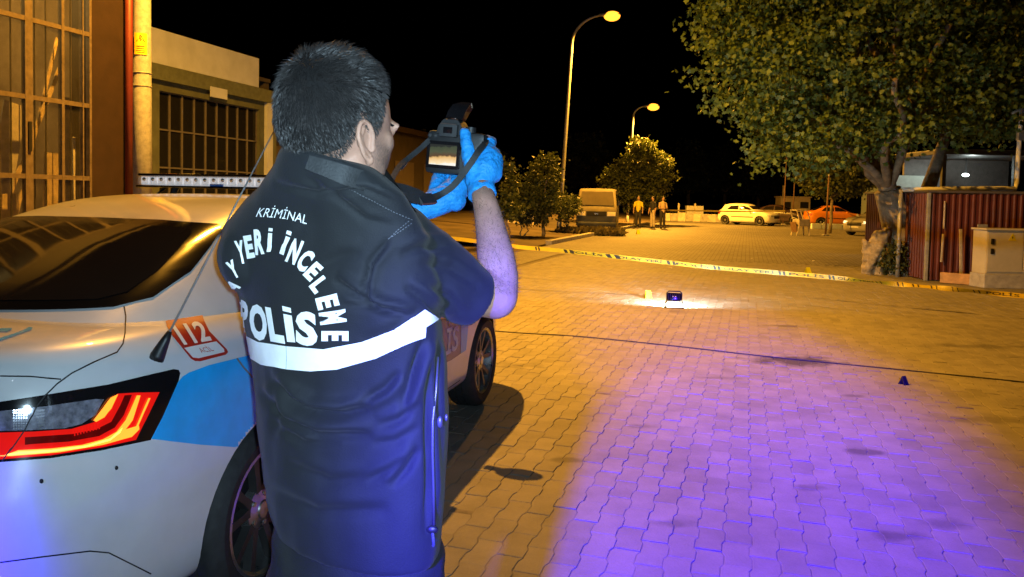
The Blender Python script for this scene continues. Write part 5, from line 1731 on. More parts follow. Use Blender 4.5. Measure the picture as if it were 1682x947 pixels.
shrub('low_shrub', 'low dark shrub at the foot of the thin young tree', gpos(858, 28), [blob(850, 350, 28, .7, .5, .4), blob(875, 355, 28, .7, .6, .35)], 120, 16, 0.10, 0.12, LEAFD, 33, 0.03, 'shrub')
shrub('low_shrub', 'low shrub between the lamp pole and the old minibus', gpos(931, 32), [blob(928, 345, 32, .55, .5, .55), blob(938, 335, 32.5, .5, .5, .45)], 110, 16, 0.10, 0.12, LEAF2, 35, 0.03, 'shrub')
shrub('conical_shrub', 'slim feathery shrub just right of the raised gloves', gpos(836, 24), [blob(836, 300, 24, .25, .3, .9), blob(838, 340, 24, .45, .4, .4)], 90, 14, 0.09, 0.12, LEAF2, 36, 0.03, 'shrub')
shrub('lit_bush', 'large rounded bush with its top lit by the far street lamp', gpos(1045, 48), [blob(1040, 290, 48, 1.9, 1.6, 1.55), blob(1055, 250, 48.8, 1.05, 1.1, 1.05), blob(1075, 285, 49, 1.3, 1.2, 1.5), blob(1015, 305, 47, 1.2, 1.0, 1.3), blob(1050, 325, 47.5, 1.75, 1.2, .85), blob(1090, 270, 49.5, .7, .8, .7)], 800, 16, 0.17, 0.20, LEAF2, 41, 0.09, 'tree')
far = [(690, 62, 7.0, 4.2, 'dark tree behind the far workshop roof'), (800, 72, 6.8, 4.5, 'dark tree behind the raised camera'), (960, 78, 9.0, 5.5, 'tall dark tree rising behind the old minibus'), (1130, 84, 8.5, 5.0, 'dark tree just right of the lit bush'),
       (1190, 90, 8.8, 5.2, 'dark tree behind the white hatchback'), (1245, 86, 7.8, 4.6, 'dark tree left of the thin flag poles')]
for i, (px, D, h, w, lb) in enumerate(far):
    b_ = gpos(px, D)
    shrub('background_tree', lb, b_, [(b_ + Vector((0, 0, h * 0.62)), (w * .5, w * .5, h * .36)), (b_ + Vector((w * .28, 0, h * 0.5)), (w * .3, w * .3, h * .22)), (b_ + Vector((-w * .3, 0, h * 0.48)), (w * .3, w * .3, h * .22))], 300, 14, 0.35, 0.38, LEAFD, 60 + i, 0.16, 'tree', 'dark trees along the end of the street')
shrub('roadside_tree', 'warm lit tree above the orange sedan, behind the large tree', gpos(1365, 40), [blob(1372, 300, 40, 1.9, 1.5, .75), blob(1335, 285, 40, .8, .9, .7), blob(1420, 285, 40.5, 1.3, 1.3, .9), blob(1385, 265, 41, 1.5, 1.3, .9)], 420, 16, 0.18, 0.22, LEAF2, 81, 0.06, 'tree')

# gnarled stump beside the tree
sb = W(1437, 436, 16.4); sb.z = 0
g = Geo()
g.chain([(sb + Vector((-0.16, 0, 0.02)), .11), (sb + Vector((-0.12, 0, 0.3)), .16), (sb + Vector((0, 0, 0.55)), .19), (sb + Vector((0.10, 0, 0.80)), .17), (sb + Vector((0.22, 0, 0.90)), .10)], 14)
g.chain([(sb + Vector((0.10, -0.05, 0.0)), .10), (sb + Vector((0.06, 0, 0.3)), .14), (sb + Vector((0.02, 0, 0.5)), .16)], 14)
g.chain([(sb + Vector((-0.2, 0.02, 0.5)), .08), (sb + Vector((-0.26, 0, 0.72)), .06)], 10)
sm = remesh_mesh(g, 0.03, 3, 0.5, 'tree_stump')
c_ = coords(sm); n_ = vnormals(sm)
d_ = np.array([0.05 * noise.noise(Vector(p) * 6) + 0.02 * noise.noise(Vector(p) * 15) for p in c_])
setcoords(sm, c_ + n_ * d_[:, None])
o = fin('tree_stump', sm, M('stump_bark', (0.30, 0.25, 0.17), 0.95, var=0.5, scale=9, bump=0.8, bscale=30), None, smooth=True)
tag(o, 'gnarled pale stump leaning by the foot of the large tree', 'stump')
bb = W(1466, 440, 16.1); bb.z = 0
shrub('low_shrub', 'scrubby plant between the stump and the large trunk', bb, [(bb + Vector((0, 0, .28)), (.26, .25, .28)), (bb + Vector((0.05, 0, .55)), (.2, .2, .2))], 60, 14, 0.06, 0.08, LEAFD, 91, 0.015, 'shrub')

# ================================================================== old minibus on the verge
mb = gpos(982, 33.5)
van = empty('minibus', mb, R(171), 'old dusty minibus with pale headlights parked facing the street on the verge', 'minibus')
vp = M('van_dusty', (0.15, 0.125, 0.07), 0.5, var=0.3, scale=3)
vd = M('van_grey', (0.075, 0.08, 0.065), 0.6, var=0.25, scale=3)
# profile in (y forward, z), swept across; origin under the front axle line
prof = [(1.02, 0.36), (1.05, 0.55), (1.04, 0.92), (1.00, 1.12), (0.86, 1.30), (0.55, 1.88), (0.40, 1.97), (-3.0, 1.98), (-3.25, 1.9), (-3.35, 1.1), (-3.35, 0.36)]
W2 = 0.85
def sect(x, k): return [Vector((x, y * 1.0, 1.0 + (z - 1.0) * k)) for y, z in prof]
rr_ = []
for x, k, sh in ((-W2, 0.955, 0.03), (-W2 + 0.05, 0.985, 0.01), (-W2 + 0.16, 1.0, 0), (0, 1.012, -0.02), (W2 - 0.16, 1.0, 0), (W2 - 0.05, 0.985, 0.01), (W2, 0.955, 0.03)):
    rr_.append([Vector((x * (1.0 if z < 1.15 else 1.0 - 0.10 * (z - 1.15) / 0.8), y - sh, 1.0 + (z - 1.0) * k)) for y, z in prof])
vb = Geo().loft(rr_).build('body', vp, van, local=True, smooth=True, angle=28)
VB = bvh_of(vb)
vfront = lambda u, v: (Vector((u, 4, v)), Vector((0, -1, 0)))
vright = lambda u, v: (Vector((3, u, v)), Vector((-1, 0, 0)))
vleft = lambda u, v: (Vector((-3, u, v)), Vector((1, 0, 0)))
lay('lower_panel', [[(-.83, .38), (.83, .38), (.83, .80), (-.83, .80)]], vfront, VB, 0.004, vd, van, 0.2, local=True)
wsn = lay('windscreen', [[(-.74, 1.28), (.74, 1.28), (.66, 1.84), (-.66, 1.84)]], vfront, VB, 0.006, glass('van_glass', (0.10, 0.085, 0.06), 0.08), van, 0.2, local=True)
lay('grille', [[(-.42, .80), (.42, .80), (.42, 1.0), (-.42, 1.0)]], vfront, VB, 0.008, MT['gap'], van, 0.2, local=True)
hl = M('van_headlamp', (0.88, 0.80, 0.52), 0.3, 0.0, var=0.05)
for s in (-1, 1):
    lay('headlight', [[(s * .46, .81), (s * .80, .82), (s * .80, .99), (s * .46, .99)]], vfront, VB, 0.012, hl, van, 0.2, local=True)
    Geo().box((s * .93, .78, 1.36), (.12, .06, .2), None, .02).build('door_mirror', MT['black_plastic'], van, local=True)
lay('badge', [[(-.09, .875), (.09, .875), (.09, .925), (-.09, .925)]], vfront, VB, 0.012, MT['chrome'], van, 0.2, local=True)
Geo().box((0, 1.06, .46), (1.66, .12, .17), None, .03).build('bumper', vd, van, local=True, smooth=True, angle=40)
Geo().box((0, .93, 1.255), (1.5, .03, .03), None, .01).build('wiper', MT['gap'], van, local=True)
for rf in (vright, vleft):
    for a, c in ((-3.1, -2.2), (-2.1, -1.2), (-1.1, -.25), (-.15, .55)):
        lay('side_window', [[(a, 1.25), (c, 1.25), (c - (.12 if c > .5 else 0), 1.75), (a, 1.75)]], rf, VB, 0.006, cglass, van, 0.2, local=True)
for x in (-.72, .72):
    for y in (0.25, -2.4): add_wheel(van, x, y, .30)
# dry weeds in front of it
r = np.random.default_rng(4)
c0 = gpos(976, 32.0)
gp = np.stack([c0.x + r.uniform(-1.5, 1.2, 900), c0.y + r.uniform(-.35, .5, 900), r.uniform(0, .12, 900)], 1)
wl_ = leaves('weeds', gp, 0.30, leaf_mat('weed', (0.10, 0.085, 0.03), (0.22, 0.18, 0.07)), None, 14, droop=-1.6)
tag(wl_, 'dry weeds growing in front of the old minibus', 'weeds', kind='stuff')

# ================================================================== far cars
def far_car(name, label, cat, loc, d, col, kind='sedan', sx=1.0, sy=1.0, sz=1.0, lights=None, tint=(0.02, 0.02, 0.02)):
    rz = math.atan2(-d[0], d[1])
    L0 = Vector(loc); dv = Vector((d[0], d[1], 0)).normalized()
    t = empty(name, L0 - dv * 1.25 * sy, rz, label, cat)
    pm = car_paint(name + '_paint', col)
    sh = CarShape(kind, 26, 26, sx, sy, sz)
    WHs = [(0.78 * sx, 0, 0.31), (-0.78 * sx, 0, 0.31), (0.78 * sx, 2.68 * sy, 0.31), (-0.78 * sx, 2.68 * sy, 0.31)]
    lo = sh.lower(); bm_ = cut_arches(lo, [pm, MT['gap']], WHs, 0.36, 0.3, 0.91 * sx)
    bo = bpy.data.objects.new('body', bm_); link(bo, t, local=True)
    ca = sh.upper().build('cabin', pm, t, local=True, smooth=True, angle=60)
    cb = bvh_of(ca); bb_ = bvh_of(bo)
    def S(L): return [(y * sy, z * sz) for y, z in L]
    for rf in (sideray, sidelray):
        for pol in ([(0.05, 1.06), (0.34, 1.29), (0.98, 1.34), (0.98, 1.04)], [(1.06, 1.04), (1.06, 1.34), (1.36, 1.31), (1.72, 1.2), (2.0, 1.05)]):
            lay('side_window', [S(pol)], rf, cb, 0.006, cglass, t, 0.1, local=True)
    rr0 = [(x * sx, z * sz) for x, z in ((-.60, 1.09), (.60, 1.09), (.50, 1.33), (-.50, 1.33))]
    lay('rear_window', [rr0], rearray, cb, 0.006, cglass, t, 0.1, local=True)
    lay('windscreen', [rr0], frontray, cb, 0.006, cglass, t, 0.1, local=True)
    hm = lights if lights else M(name + '_lamp', (0.6, 0.6, 0.58), 0.15, 0.4)
    for s in (-1, 1):
        lay('headlight', [[(s * .45 * sx, .60 * sz), (s * .80 * sx, .62 * sz), (s * .80 * sx, .73 * sz), (s * .45 * sx, .71 * sz)]], frontray, bb_, 0.008, hm, t, 0.1, local=True)
        lay('tail_lamp', [[(s * .50 * sx, .72 * sz), (s * .84 * sx, .72 * sz), (s * .84 * sx, .90 * sz), (s * .50 * sx, .90 * sz)]], rearray, bb_, 0.008, red_off, t, 0.1, local=True)
        Geo().ball((s * 1.0 * sx, 1.92 * sy, 0.99 * sz), (.09, .05, .07), 10, 8).build('door_mirror', pm, t, local=True, smooth=True)
    lay('grille', [[(-.40 * sx, .50 * sz), (.40 * sx, .50 * sz), (.40 * sx, .66 * sz), (-.40 * sx, .66 * sz)]], frontray, bb_, 0.008, MT['gap'], t, 0.1, local=True)
    lay('number_plate', [[(-.26 * sx, .40 * sz), (.26 * sx, .40 * sz), (.26 * sx, .48 * sz), (-.26 * sx, .48 * sz)]], frontray, bb_, 0.012, MT['white_paint'], t, 0.2, local=True)
    for rf in (sideray, sidelray):
        lay('trim_strip', strip_poly([(0.5 * sy, .58 * sz), (2.2 * sy, .56 * sz)], .05), rf, bb_, 0.006, MT['gap'], t, 0.1, local=True)
    for w in WHs: add_wheel(t, *w)
    return t
red_off = M('tail_red_off', (0.30, 0.01, 0.008), 0.2)
far_car('white_hatchback', 'white hatchback parked at the end of the street, nose to the right', 'car', gpos(1228, 53), (0.70, -0.71), (0.72, 0.70, 0.62), 'hatch', 1.0, .96, 1.0)
far_car('dark_sedan', 'dark sedan behind the nose of the white hatchback', 'car', gpos(1282, 57), (0.8, -0.6), (0.05, 0.03, 0.03), 'sedan', 1.0, .9, 1.0)
far_car('orange_sedan', 'orange boxy sedan parked side-on under the trees', 'car', gpos(1371, 53), (1.0, -0.12), (0.62, 0.20, 0.015), 'sedan', .95, .86, 1.02)
far_car('silver_sedan', 'silver grey sedan whose nose shows left of the tree stump', 'car', gpos(1452, 38.5), (-0.88, -0.48), (0.30, 0.29, 0.28), 'sedan', 1.0, .95, 1.0, EM('silver_lamps', (1.0, 0.75, 0.4), 1.6))

# small truck behind the large tree
tk = gpos(1480, 48)
truck = empty('truck', tk, R(176), 'small pale blue truck with dark windscreen behind the large tree', 'truck')
tpn = car_paint('truck_paint', (0.16, 0.20, 0.26))
Geo().loft([[Vector((x, y, z)) for x, y in ((-.95, .1), (.95, .1), (.95, yf), (-.95, yf))] for z, yf in ((.55, 1.6), (1.3, 1.62), (1.4, 1.55), (2.35, 1.25), (2.45, 1.1))]).build('cab', tpn, truck, local=True)
Geo().box((0, -1.9, 1.75), (2.0, 3.8, 2.0), None, .03).build('box_body', tpn, truck, local=True)
Geo().loft([[Vector((-.82, 1.565, 1.45)), Vector((.82, 1.565, 1.45)), Vector((.78, 1.30, 2.25)), Vector((-.78, 1.30, 2.25))], [Vector((-.82, 1.59, 1.46)), Vector((.82, 1.59, 1.46)), Vector((.78, 1.325, 2.26)), Vector((-.78, 1.325, 2.26))]]).build('windscreen', cglass, truck, local=True)
Geo().box((0, 1.64, .62), (1.9, .12, .22), None, .02).build('bumper', MT['black_plastic'], truck, local=True)
for s in (-1, 1):
    Geo().box((s * .7, 1.63, .95), (.3, .05, .18), None, .02).build('headlight', EM('truck_lamp', (0.9, 0.9, 1.0), 1.0), truck, local=True)
    for y in (.9, -2.6): add_wheel(truck, s * .85, y, .318)

# ================================================================== people at the end of the street
def small_person(px, D, label, rz, top, legs_c, hairc, arms='down', cap=None):
    b_ = gpos(px, D)
    t = empty('person', b_, rz, label, 'person', 'people standing at the end of the street')
    sk = M('skin_far', (0.40, 0.25, 0.17), 0.6)
    def bd(g, k=1.0, arm=True, leg=True):
        g.chain([(Vector((0, 0, .95)), .13 * k), (Vector((0, 0, 1.2)), .135 * k), (Vector((0, 0.01, 1.38)), .12 * k)], 14)
        g.chain([(Vector((-.17, 0, 1.39)), .06 * k), (Vector((.17, 0, 1.39)), .06 * k)], 12)
        if arm:
            for s in (-1, 1):
                if arms == 'fold': g.chain([(Vector((s * .19, 0, 1.38)), .05 * k), (Vector((s * .25, .05, 1.12)), .042 * k), (Vector((s * .02, .20, 1.12)), .033 * k)], 10)
                else: g.chain([(Vector((s * .19, 0, 1.38)), .05 * k), (Vector((s * .25, 0, 1.12)), .042 * k), (Vector((s * .25, .08, .88)), .033 * k)], 10)
    g = Geo(); bd(g, .85)
    g.ball((0, .02, 1.64), (.075, .095, .115), 16, 12); g.chain([(Vector((0, 0, 1.42)), .055), (Vector((0, .01, 1.55)), .052)], 10)
    g.ball((0, .115, 1.62), (.012, .02, .02), 8, 6)
    for s in (-1, 1):
        g.chain([(Vector((s * .085, 0, .92)), .08), (Vector((s * .10, .01, .5)), .055), (Vector((s * .11, 0, .1)), .04), (Vector((s * .12, .12, .05)), .035)], 10)
        hx, hy, hz = (s * .0, .22, 1.12) if arms == 'fold' else (s * .25, .1, .82)
        g.chain([(Vector((s * .25, .05, 1.1)), .03), (Vector((hx, hy, hz)), .032)], 10)
        if arms != 'fold':
            for q in range(4): g.chain([(Vector((hx, hy - .02 + q * .013, hz - .02)), .009), (Vector((hx, hy - .02 + q * .013, hz - .09)), .007)], 6)
    bm_ = remesh_mesh(g, .016, 3, .5, 'body'); fin('body', bm_, sk, t, local=True, smooth=True)
    g = Geo(); bd(g, 1.06, False)
    for s in (-1, 1):
        g.chain([(Vector((s * .19, 0, 1.38)), .062), (Vector((s * .235, .02, 1.17)), .055)], 10)
    sh = remesh_mesh(g, .02, 3, .5, 'shirt'); fin('shirt', sh, M('shirt', top, .8, var=.2, scale=6), t, local=True, smooth=True)
    g = Geo(); g.chain([(Vector((-.06, 0, .93)), .125), (Vector((.06, 0, .93)), .125)], 12)
    for s in (-1, 1): g.chain([(Vector((s * .085, 0, .88)), .098), (Vector((s * .10, .01, .5)), .075), (Vector((s * .11, 0, .1)), .065)], 12)
    tr = remesh_mesh(g, .02, 3, .5, 'trousers'); fin('trousers', tr, M('trousers', legs_c, .85, var=.2, scale=6), t, local=True, smooth=True)
    Geo().ball((0, -.005, 1.675), (.084, .10, .10), 14, 10).build('hair', M('hair_far', hairc, .6), t, local=True, smooth=True)
    for s in (-1, 1):
        Geo().ball((s * .12, .06, .055), (.05, .135, .05), 12, 8).build('shoe', MT['rubber'], t, local=True, smooth=True)
    return t
small_person(1049, 43, 'person in yellow shirt and dark trousers standing by the lit bush', R(160), (0.70, 0.55, 0.03), (0.03, 0.03, 0.035), (.03, .025, .02))
small_person(1073, 42.5, 'person in black top and pale trousers in the middle of the three', R(120), (0.02, 0.02, 0.025), (0.50, 0.44, 0.34), (.02, .02, .02))
small_person(1089, 42, 'person in beige top and dark trousers, right of the three', R(200), (0.52, 0.38, 0.24), (0.03, 0.028, 0.03), (.05, .04, .03), 'fold')
# white cap and helmet-like spots: white sleeve of the middle person is a vest stripe
# ================================================================== street furniture at the end of the street
wall_b = M('barrier_concrete', (0.55, 0.50, 0.40), 0.85, var=0.25, scale=3, bump=0.2)
for k in range(9):
    p = gpos(1095 + k * 12.5, 60 - k * 0.2)
    o = Geo().box(p + Vector((0, 0, .30)), (.56, .4, .60 if k != 2 else .75), None, .03).build('barrier_block', MT['concrete'] if k % 2 else wall_b, None)
    tag(o, ('first', 'second', 'third', 'fourth', 'fifth', 'sixth', 'seventh', 'eighth', 'last')[k] + ' low concrete barrier block counted from the three people', 'barrier', 'low concrete barrier blocks across the street end')
for k, (px, D) in enumerate(((1115, 62), (1142, 62), (1192, 61))):
    p = gpos(px, D)
    o = Geo().box(p + Vector((0, 0, .7)), (.12, .12, 1.4), None, .01).build('marker_post', wall_b, None)
    tag(o, ('short post left of the pale cabinet behind the barrier', 'short post right behind the barrier blocks', 'short post just left of the white hatchback')[k], 'post')
p = gpos(1141, 64)
o = Geo().box(p + Vector((0, 0, .65)), (1.4, .6, 1.1), None, .04).build('metal_box', MT['white_paint'], None)
tag(o, 'pale long box standing behind the concrete barrier', 'box')
# white kerb below the orange sedan
for k in range(4):
    p = gpos(1342 + k * 17, 47.5)
    o = Geo().box(p + Vector((0, 0, .16)), (.60, .25, .34), None, .03).build('painted_kerb', M('kerb_white', (0.62, 0.68, 0.66), 0.6, var=.1), None)
    tag(o, ('leftmost', 'second', 'third', 'rightmost')[k] + ' white painted kerb block in front of the orange sedan', 'kerb', 'white kerb blocks under the orange sedan')
# kiosk with a chimney
kb = gpos(1302, 68)
kio = empty('kiosk', kb, R(-6), 'low pale kiosk with a square chimney between the parked cars', 'kiosk')
km = M('kiosk_plaster', (0.58, 0.48, 0.34), .8, var=.2, scale=2)
Geo().box((0, 0, 1.05), (2.5, 2, 2.1), None, .02).build('wall', km, kio, local=True)
Geo().box((0, 0, 2.14), (2.7, 2.2, .1), None, .02).build('roof', km, kio, local=True)
Geo().box((-.85, -.3, 2.65), (.22, .22, 1.0), None, .01).build('chimney', km, kio, local=True)
Geo().box((.75, -1.003, 1.45), (.7, .03, .55), None, .005).build('window', MT['gap'], kio, local=True)
Geo().box((-.7, -1.003, 1.2), (.6, .03, 1.0), None, .005).build('door', MT['gap'], kio, local=True)
for k, (px, D, h, lb) in enumerate(((1288, 56, 5.0, 'taller thin flag pole between the parked cars'), (1303, 57, 4.3, 'shorter thin flag pole to the right of the taller one'), (1358, 37, 2.9, 'thin dark signpost in front of the orange sedan'))):
    p = gpos(px, D)
    po = empty('thin_pole', p, 0, lb, 'pole')
    Geo().tube([p, p + Vector((0.06, 0, h))], [.05, .035], 8).build('shaft', M('pole_brown', (0.16, 0.09, 0.06), .7), po, smooth=True)
    Geo().ball(p + Vector((0.06, 0, h)), .06, 10, 6).build('cap', MT['galv'], po, smooth=True)
    Geo().box(p + Vector((0, 0, .03)), (.25, .25, .06), None, .01).build('base', MT['concrete'], po)
# pale hand cart
cb_ = gpos(1316, 36.5)
cart = empty('hand_cart', cb_, R(18), 'pale metal hand cart with an open upper frame in front of the cars', 'cart')
cm = M('cart_paint', (0.50, 0.44, 0.34), .6, var=.35, scale=4)
Geo().box((0.05, 0, .62), (.62, .5, .34), None, .02).build('tray', cm, cart, local=True)
for x in (-.22, .32):
    for y in (-.2, .2):
        Geo().tube([(x, y, .46), (x + (.05 if x > 0 else -.12), y, .0)], .035, 8).build('leg', cm, cart, local=True)
for x0, x1 in ((-.26, -.40), (.34, .16)):
    for y in (-.23, .23):
        Geo().tube([(x0, y, .78), (x1, y, 1.20)], .028, 8).build('frame_bar', cm, cart, local=True)
Geo().tube([(-.40, -.23, 1.2), (.16, -.23, 1.2), (.16, .23, 1.2), (-.40, .23, 1.2), (-.40, -.23, 1.2)], .028, 8).build('top_rail', cm, cart, local=True)
Geo().box((-.36, 0, .40), (.05, .42, .5), Matrix.Rotation(R(-14), 3, 'Y'), .01).build('side_board', M('cart_wood', (0.22, 0.13, 0.07), .8, var=.3), cart, local=True)

# ================================================================== hut, cabinet and glazed booth on the right
redm = M('red_sheet', (0.085, 0.016, 0.012), 0.55, var=0.3, scale=3, bump=0.08)
hl_ = W(1527, 318, 15.2); hut_z = hl_.z + 0.02
h0 = Vector((hl_.x, 15.2, 0)); hdir = Vector((math.cos(R(-6)), math.sin(R(-6)), 0)); hn = Vector((math.sin(R(-6)), -math.cos(R(-6)), 0))
hut = empty('metal_hut', h0, 0, 'dark red corrugated metal hut beside the large tree', 'hut')
def corr(p0, d, nrm, width, z0, z1, mat, parent, name='wall_sheet'):
    prof = []
    x = 0
    while x < width - 1e-6:
        for dx, dep in ((0, 0), (.055, 0), (.075, .022), (.105, .022), (.125, 0)):
            if x + dx <= width: prof.append((x + dx, dep))
        x += .125
    v = [p0 + d * a + nrm * b_ + Vector((0, 0, z)) for a, b_ in prof for z in (z0, z1)]
    v2 = [q - nrm * .003 for q in v]
    n_ = len(prof); m_ = len(v)
    f = [(2 * k, 2 * k + 2, 2 * k + 3, 2 * k + 1) for k in range(n_ - 1)] + [(m_ + 2 * k + 1, m_ + 2 * k + 3, m_ + 2 * k + 2, m_ + 2 * k) for k in range(n_ - 1)]
    return mk(name, v + v2, f, mat, parent)
for k in range(4):
    corr(h0 + hdir * (k * .88) + hn * (.004 if k % 2 else 0), hdir, hn, .875, 0.02, hut_z + (0.01 if k % 2 else -.012), redm, hut)
for k in range(4):
    corr(h0 - hn * (k * .88 + .875), hn, -hdir, .875, 0.02, hut_z, redm, hut)
Geo().box(h0 + hdir * 1.76 - hn * 1.76 + Vector((0, 0, hut_z + .03)), (3.6, 3.6, .05), Matrix.Rotation(R(-6), 3, 'Z'), .01).build('roof', M('hut_roof', (0.08, 0.07, 0.07), .7), hut)
Geo().box(h0 + Vector((-.02, -.02, hut_z / 2)), (.06, .06, hut_z), None, .008).build('corner_post', MT['galv'], hut)
pale = M('bleached_wood', (0.42, 0.37, 0.30), .8, var=.25, scale=10)
for i, (px0, py0, px1, py1, D, w, mt, nm, lb, cat) in enumerate((
        (1578, 376, 1580, 432, 15.0, .05, pale, 'pole', 'thin pale pole leaning on the red hut', 'pole'),
        (1614, 368, 1611, 436, 14.9, .19, M('grey_board', (0.25, 0.24, 0.22), .8), 'board', 'upright grey board between the hut and the utility cabinet', 'board'),
        (1552, 330, 1550, 375, 15.12, .02, pale, 'batten', 'narrow pale strip on the red hut front', 'batten'),
        (1549, 384, 1546, 430, 15.1, .03, pale, 'batten', 'lower narrow pale strip on the red hut front', 'batten'))):
    a, c = W(px0, py0, D), W(px1, py1, D)
    if i in (0, 1): c = Vector((c.x, c.y, 0.0))
    mid_ = (a + c) / 2; t = (a - c); L_ = t.length; t.normalize(); sd = t.cross(Vector((0, 1, 0))).normalized()
    o = Geo().box(mid_, (w, .03, L_), Matrix((tuple(sd), tuple(t.cross(sd)), tuple(t))).transposed(), .004).build(nm, mt, None)
    tag(o, lb, cat)
a, c = W(1545, 440, 14.8), W(1622, 441, 14.3)
mid_ = (a + c) / 2; mid_.z = .11
o = Geo().box(mid_, ((a - c).length, .06, .20), Matrix.Rotation(math.atan2((c - a).y, (c - a).x), 3, 'Z'), .008).build('plank', M('plank_wood', (0.42, 0.24, 0.10), .75, var=.3, scale=8), None)
tag(o, 'orange-brown timber plank on edge below the red hut', 'plank')
# electricity cabinet
cl = W(1622, 378, 14.0); cz = cl.z
cbn = M('cabinet_cream', (0.46, 0.42, 0.33), .55, var=.12, scale=3, bump=.05)
cab = empty('utility_cabinet', (cl.x, 14.0, 0), 0, 'cream utility cabinet with black latches and a yellow warning triangle', 'cabinet')
cx0, cw_ = cl.x, 1.35
Geo().box((cx0 + cw_ / 2, 14.22, .13), (cw_ + .04, .46, .26), None, .01).build('plinth', MT['concrete'], cab)
Geo().box((cx0 + cw_ / 2, 14.22, .26 + (cz - .26) / 2), (cw_, .42, cz - .26), None, .012).build('housing', cbn, cab)
Geo().box((cx0 + cw_ / 2, 14.22, cz + .02), (cw_ + .06, .48, .035), None, .01).build('lid', cbn, cab)
for k in range(2):
    dz0 = .30; dw = cw_ / 2 - .03
    do = Geo().box((cx0 + .02 + dw / 2 + k * (dw + .02), 14.003, (dz0 + cz - .04) / 2), (dw, .012, cz - .04 - dz0), None, .004).build('door', cbn, cab)
    for z_ in (cz - .20, cz - .38):
        Geo().box((cx0 + .10 + k * (dw + .02), 13.99, z_), (.055, .02, .10), None, .004).build('latch', MT['black_plastic'], do)
tri = Geo().prism([(-.075, -.06), (.075, -.06), (0, .075)], 0, .004, lambda p, z: Vector((cx0 + .46 + p[0], 13.995 - z, cz - .12 + p[1]))).build('warning_sign', MT['yellow_plastic'], cab)
Geo().prism([(-.012, -.04), (.02, .0), (.004, .002), (.012, .04), (-.018, -.004), (0, -.006)], .004, .006, lambda p, z: Vector((cx0 + .46 + p[0], 13.995 - z, cz - .12 + p[1]))).build('bolt_mark', MT['gap'], tri)
# glazed booth behind the hut, its lamp on
b0 = W(1548, 310, 20.5); b1_ = W(1700, 310, 20.5)
booth = empty('glazed_booth', (b0.x, 20.5, 0), 0, 'glazed booth with a bright white lamp inside, above the red hut', 'booth')
bz0, bz1 = W(1600, 312, 20.5).z, W(1600, 255, 20.5).z
bw = b1_.x - b0.x + .6
fr_ = M('booth_frame', (0.10, 0.10, 0.10), .5)
Geo().box((b0.x + bw / 2, 20.5, bz0 / 2), (bw, .1, bz0), None, .01).build('base_wall', M('booth_panel', (0.30, 0.30, 0.30), .6), booth)
Geo().box((b0.x + bw / 2, 21.6, bz1 + .08), (bw + .3, 2.5, .14), None, .02).build('roof', fr_, booth)
Geo().box((b0.x + bw / 2, 22.6, bz1 / 2), (bw, .1, bz1), None, .01).build('back_wall', M('booth_inside', (0.22, 0.20, 0.19), .7, var=.2), booth)
for x in (b0.x, b0.x + bw * .62):
    Geo().box((x, 20.5, (bz0 + bz1) / 2), (.10, .11, bz1 - bz0), None, .008).build('mullion', fr_, booth)
Geo().box((b0.x + bw - .04, 20.5, (bz0 + bz1) / 2), (.10, .11, bz1 - bz0), None, .008).build('mullion', fr_, booth)
gp_ = glass('booth_pane', (0.10, 0.11, 0.12), .08, alpha=.22)
for x0, x1 in ((b0.x + .05, b0.x + bw * .62 - .05), (b0.x + bw * .62 + .05, b0.x + bw - .1)):
    Geo().box(((x0 + x1) / 2, 20.5, (bz0 + bz1) / 2), (x1 - x0, .012, bz1 - bz0 - .01), None).build('pane', gp_, booth)
bl = W(1586, 287, 21.6)
lb_ = empty('booth_lamp', bl, 0, 'bright white lamp glowing inside the glazed booth', 'lamp')
Geo().ball(bl, (.10, .06, .05), 14, 10).build('bulb', EM('booth_white', (0.86, 1.0, 0.95), 9.0), lb_, smooth=True)
Geo().tube([bl, bl + Vector((0, 0, bz1 - bl.z + .05))], .012, 6).build('strand', MT['gap'], lb_)  # wire the bulb hangs from
lamp('booth_or_added_light', 'POINT', bl - Vector((0, .3, -.1)), 20, (0.86, 1.0, 0.95), radius=.1)
# pale lit panel seen through the fork of the tree
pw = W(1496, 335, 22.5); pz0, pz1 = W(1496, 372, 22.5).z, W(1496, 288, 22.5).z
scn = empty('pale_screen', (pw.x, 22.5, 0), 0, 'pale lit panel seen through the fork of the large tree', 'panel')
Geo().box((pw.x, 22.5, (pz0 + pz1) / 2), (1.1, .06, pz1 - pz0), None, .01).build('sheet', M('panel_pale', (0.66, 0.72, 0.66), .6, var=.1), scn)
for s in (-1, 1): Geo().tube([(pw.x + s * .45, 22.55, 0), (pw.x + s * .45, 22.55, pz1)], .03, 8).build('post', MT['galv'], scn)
lamp('booth_or_added_light', 'SPOT', (pw.x + .4, 21.3, pz1 + .5), 40, (0.82, 1.0, 0.93), (pw.x, 22.5, (pz0 + pz1) / 2), 90, .5, .06)  # spot added to brighten the pale panel, apart from the booth's own lamp
fx_ = Vector((pw.x + .4, 21.25, pz1 + .55))  # lamp body added to go with that spot
fxo = empty('panel_lamp', fx_, 0, 'small cool lamp added above the pale panel to light it', 'lamp')
Geo().box(fx_, (.22, .14, .08), None, .01).build('housing', MT['galv'], fxo)
Geo().box(fx_ - Vector((0, 0, .047)), (.18, .10, .012), None, .002).build('lens', EM('added_panel_lamp_on', (0.85, 1, 0.95), 14), fxo)
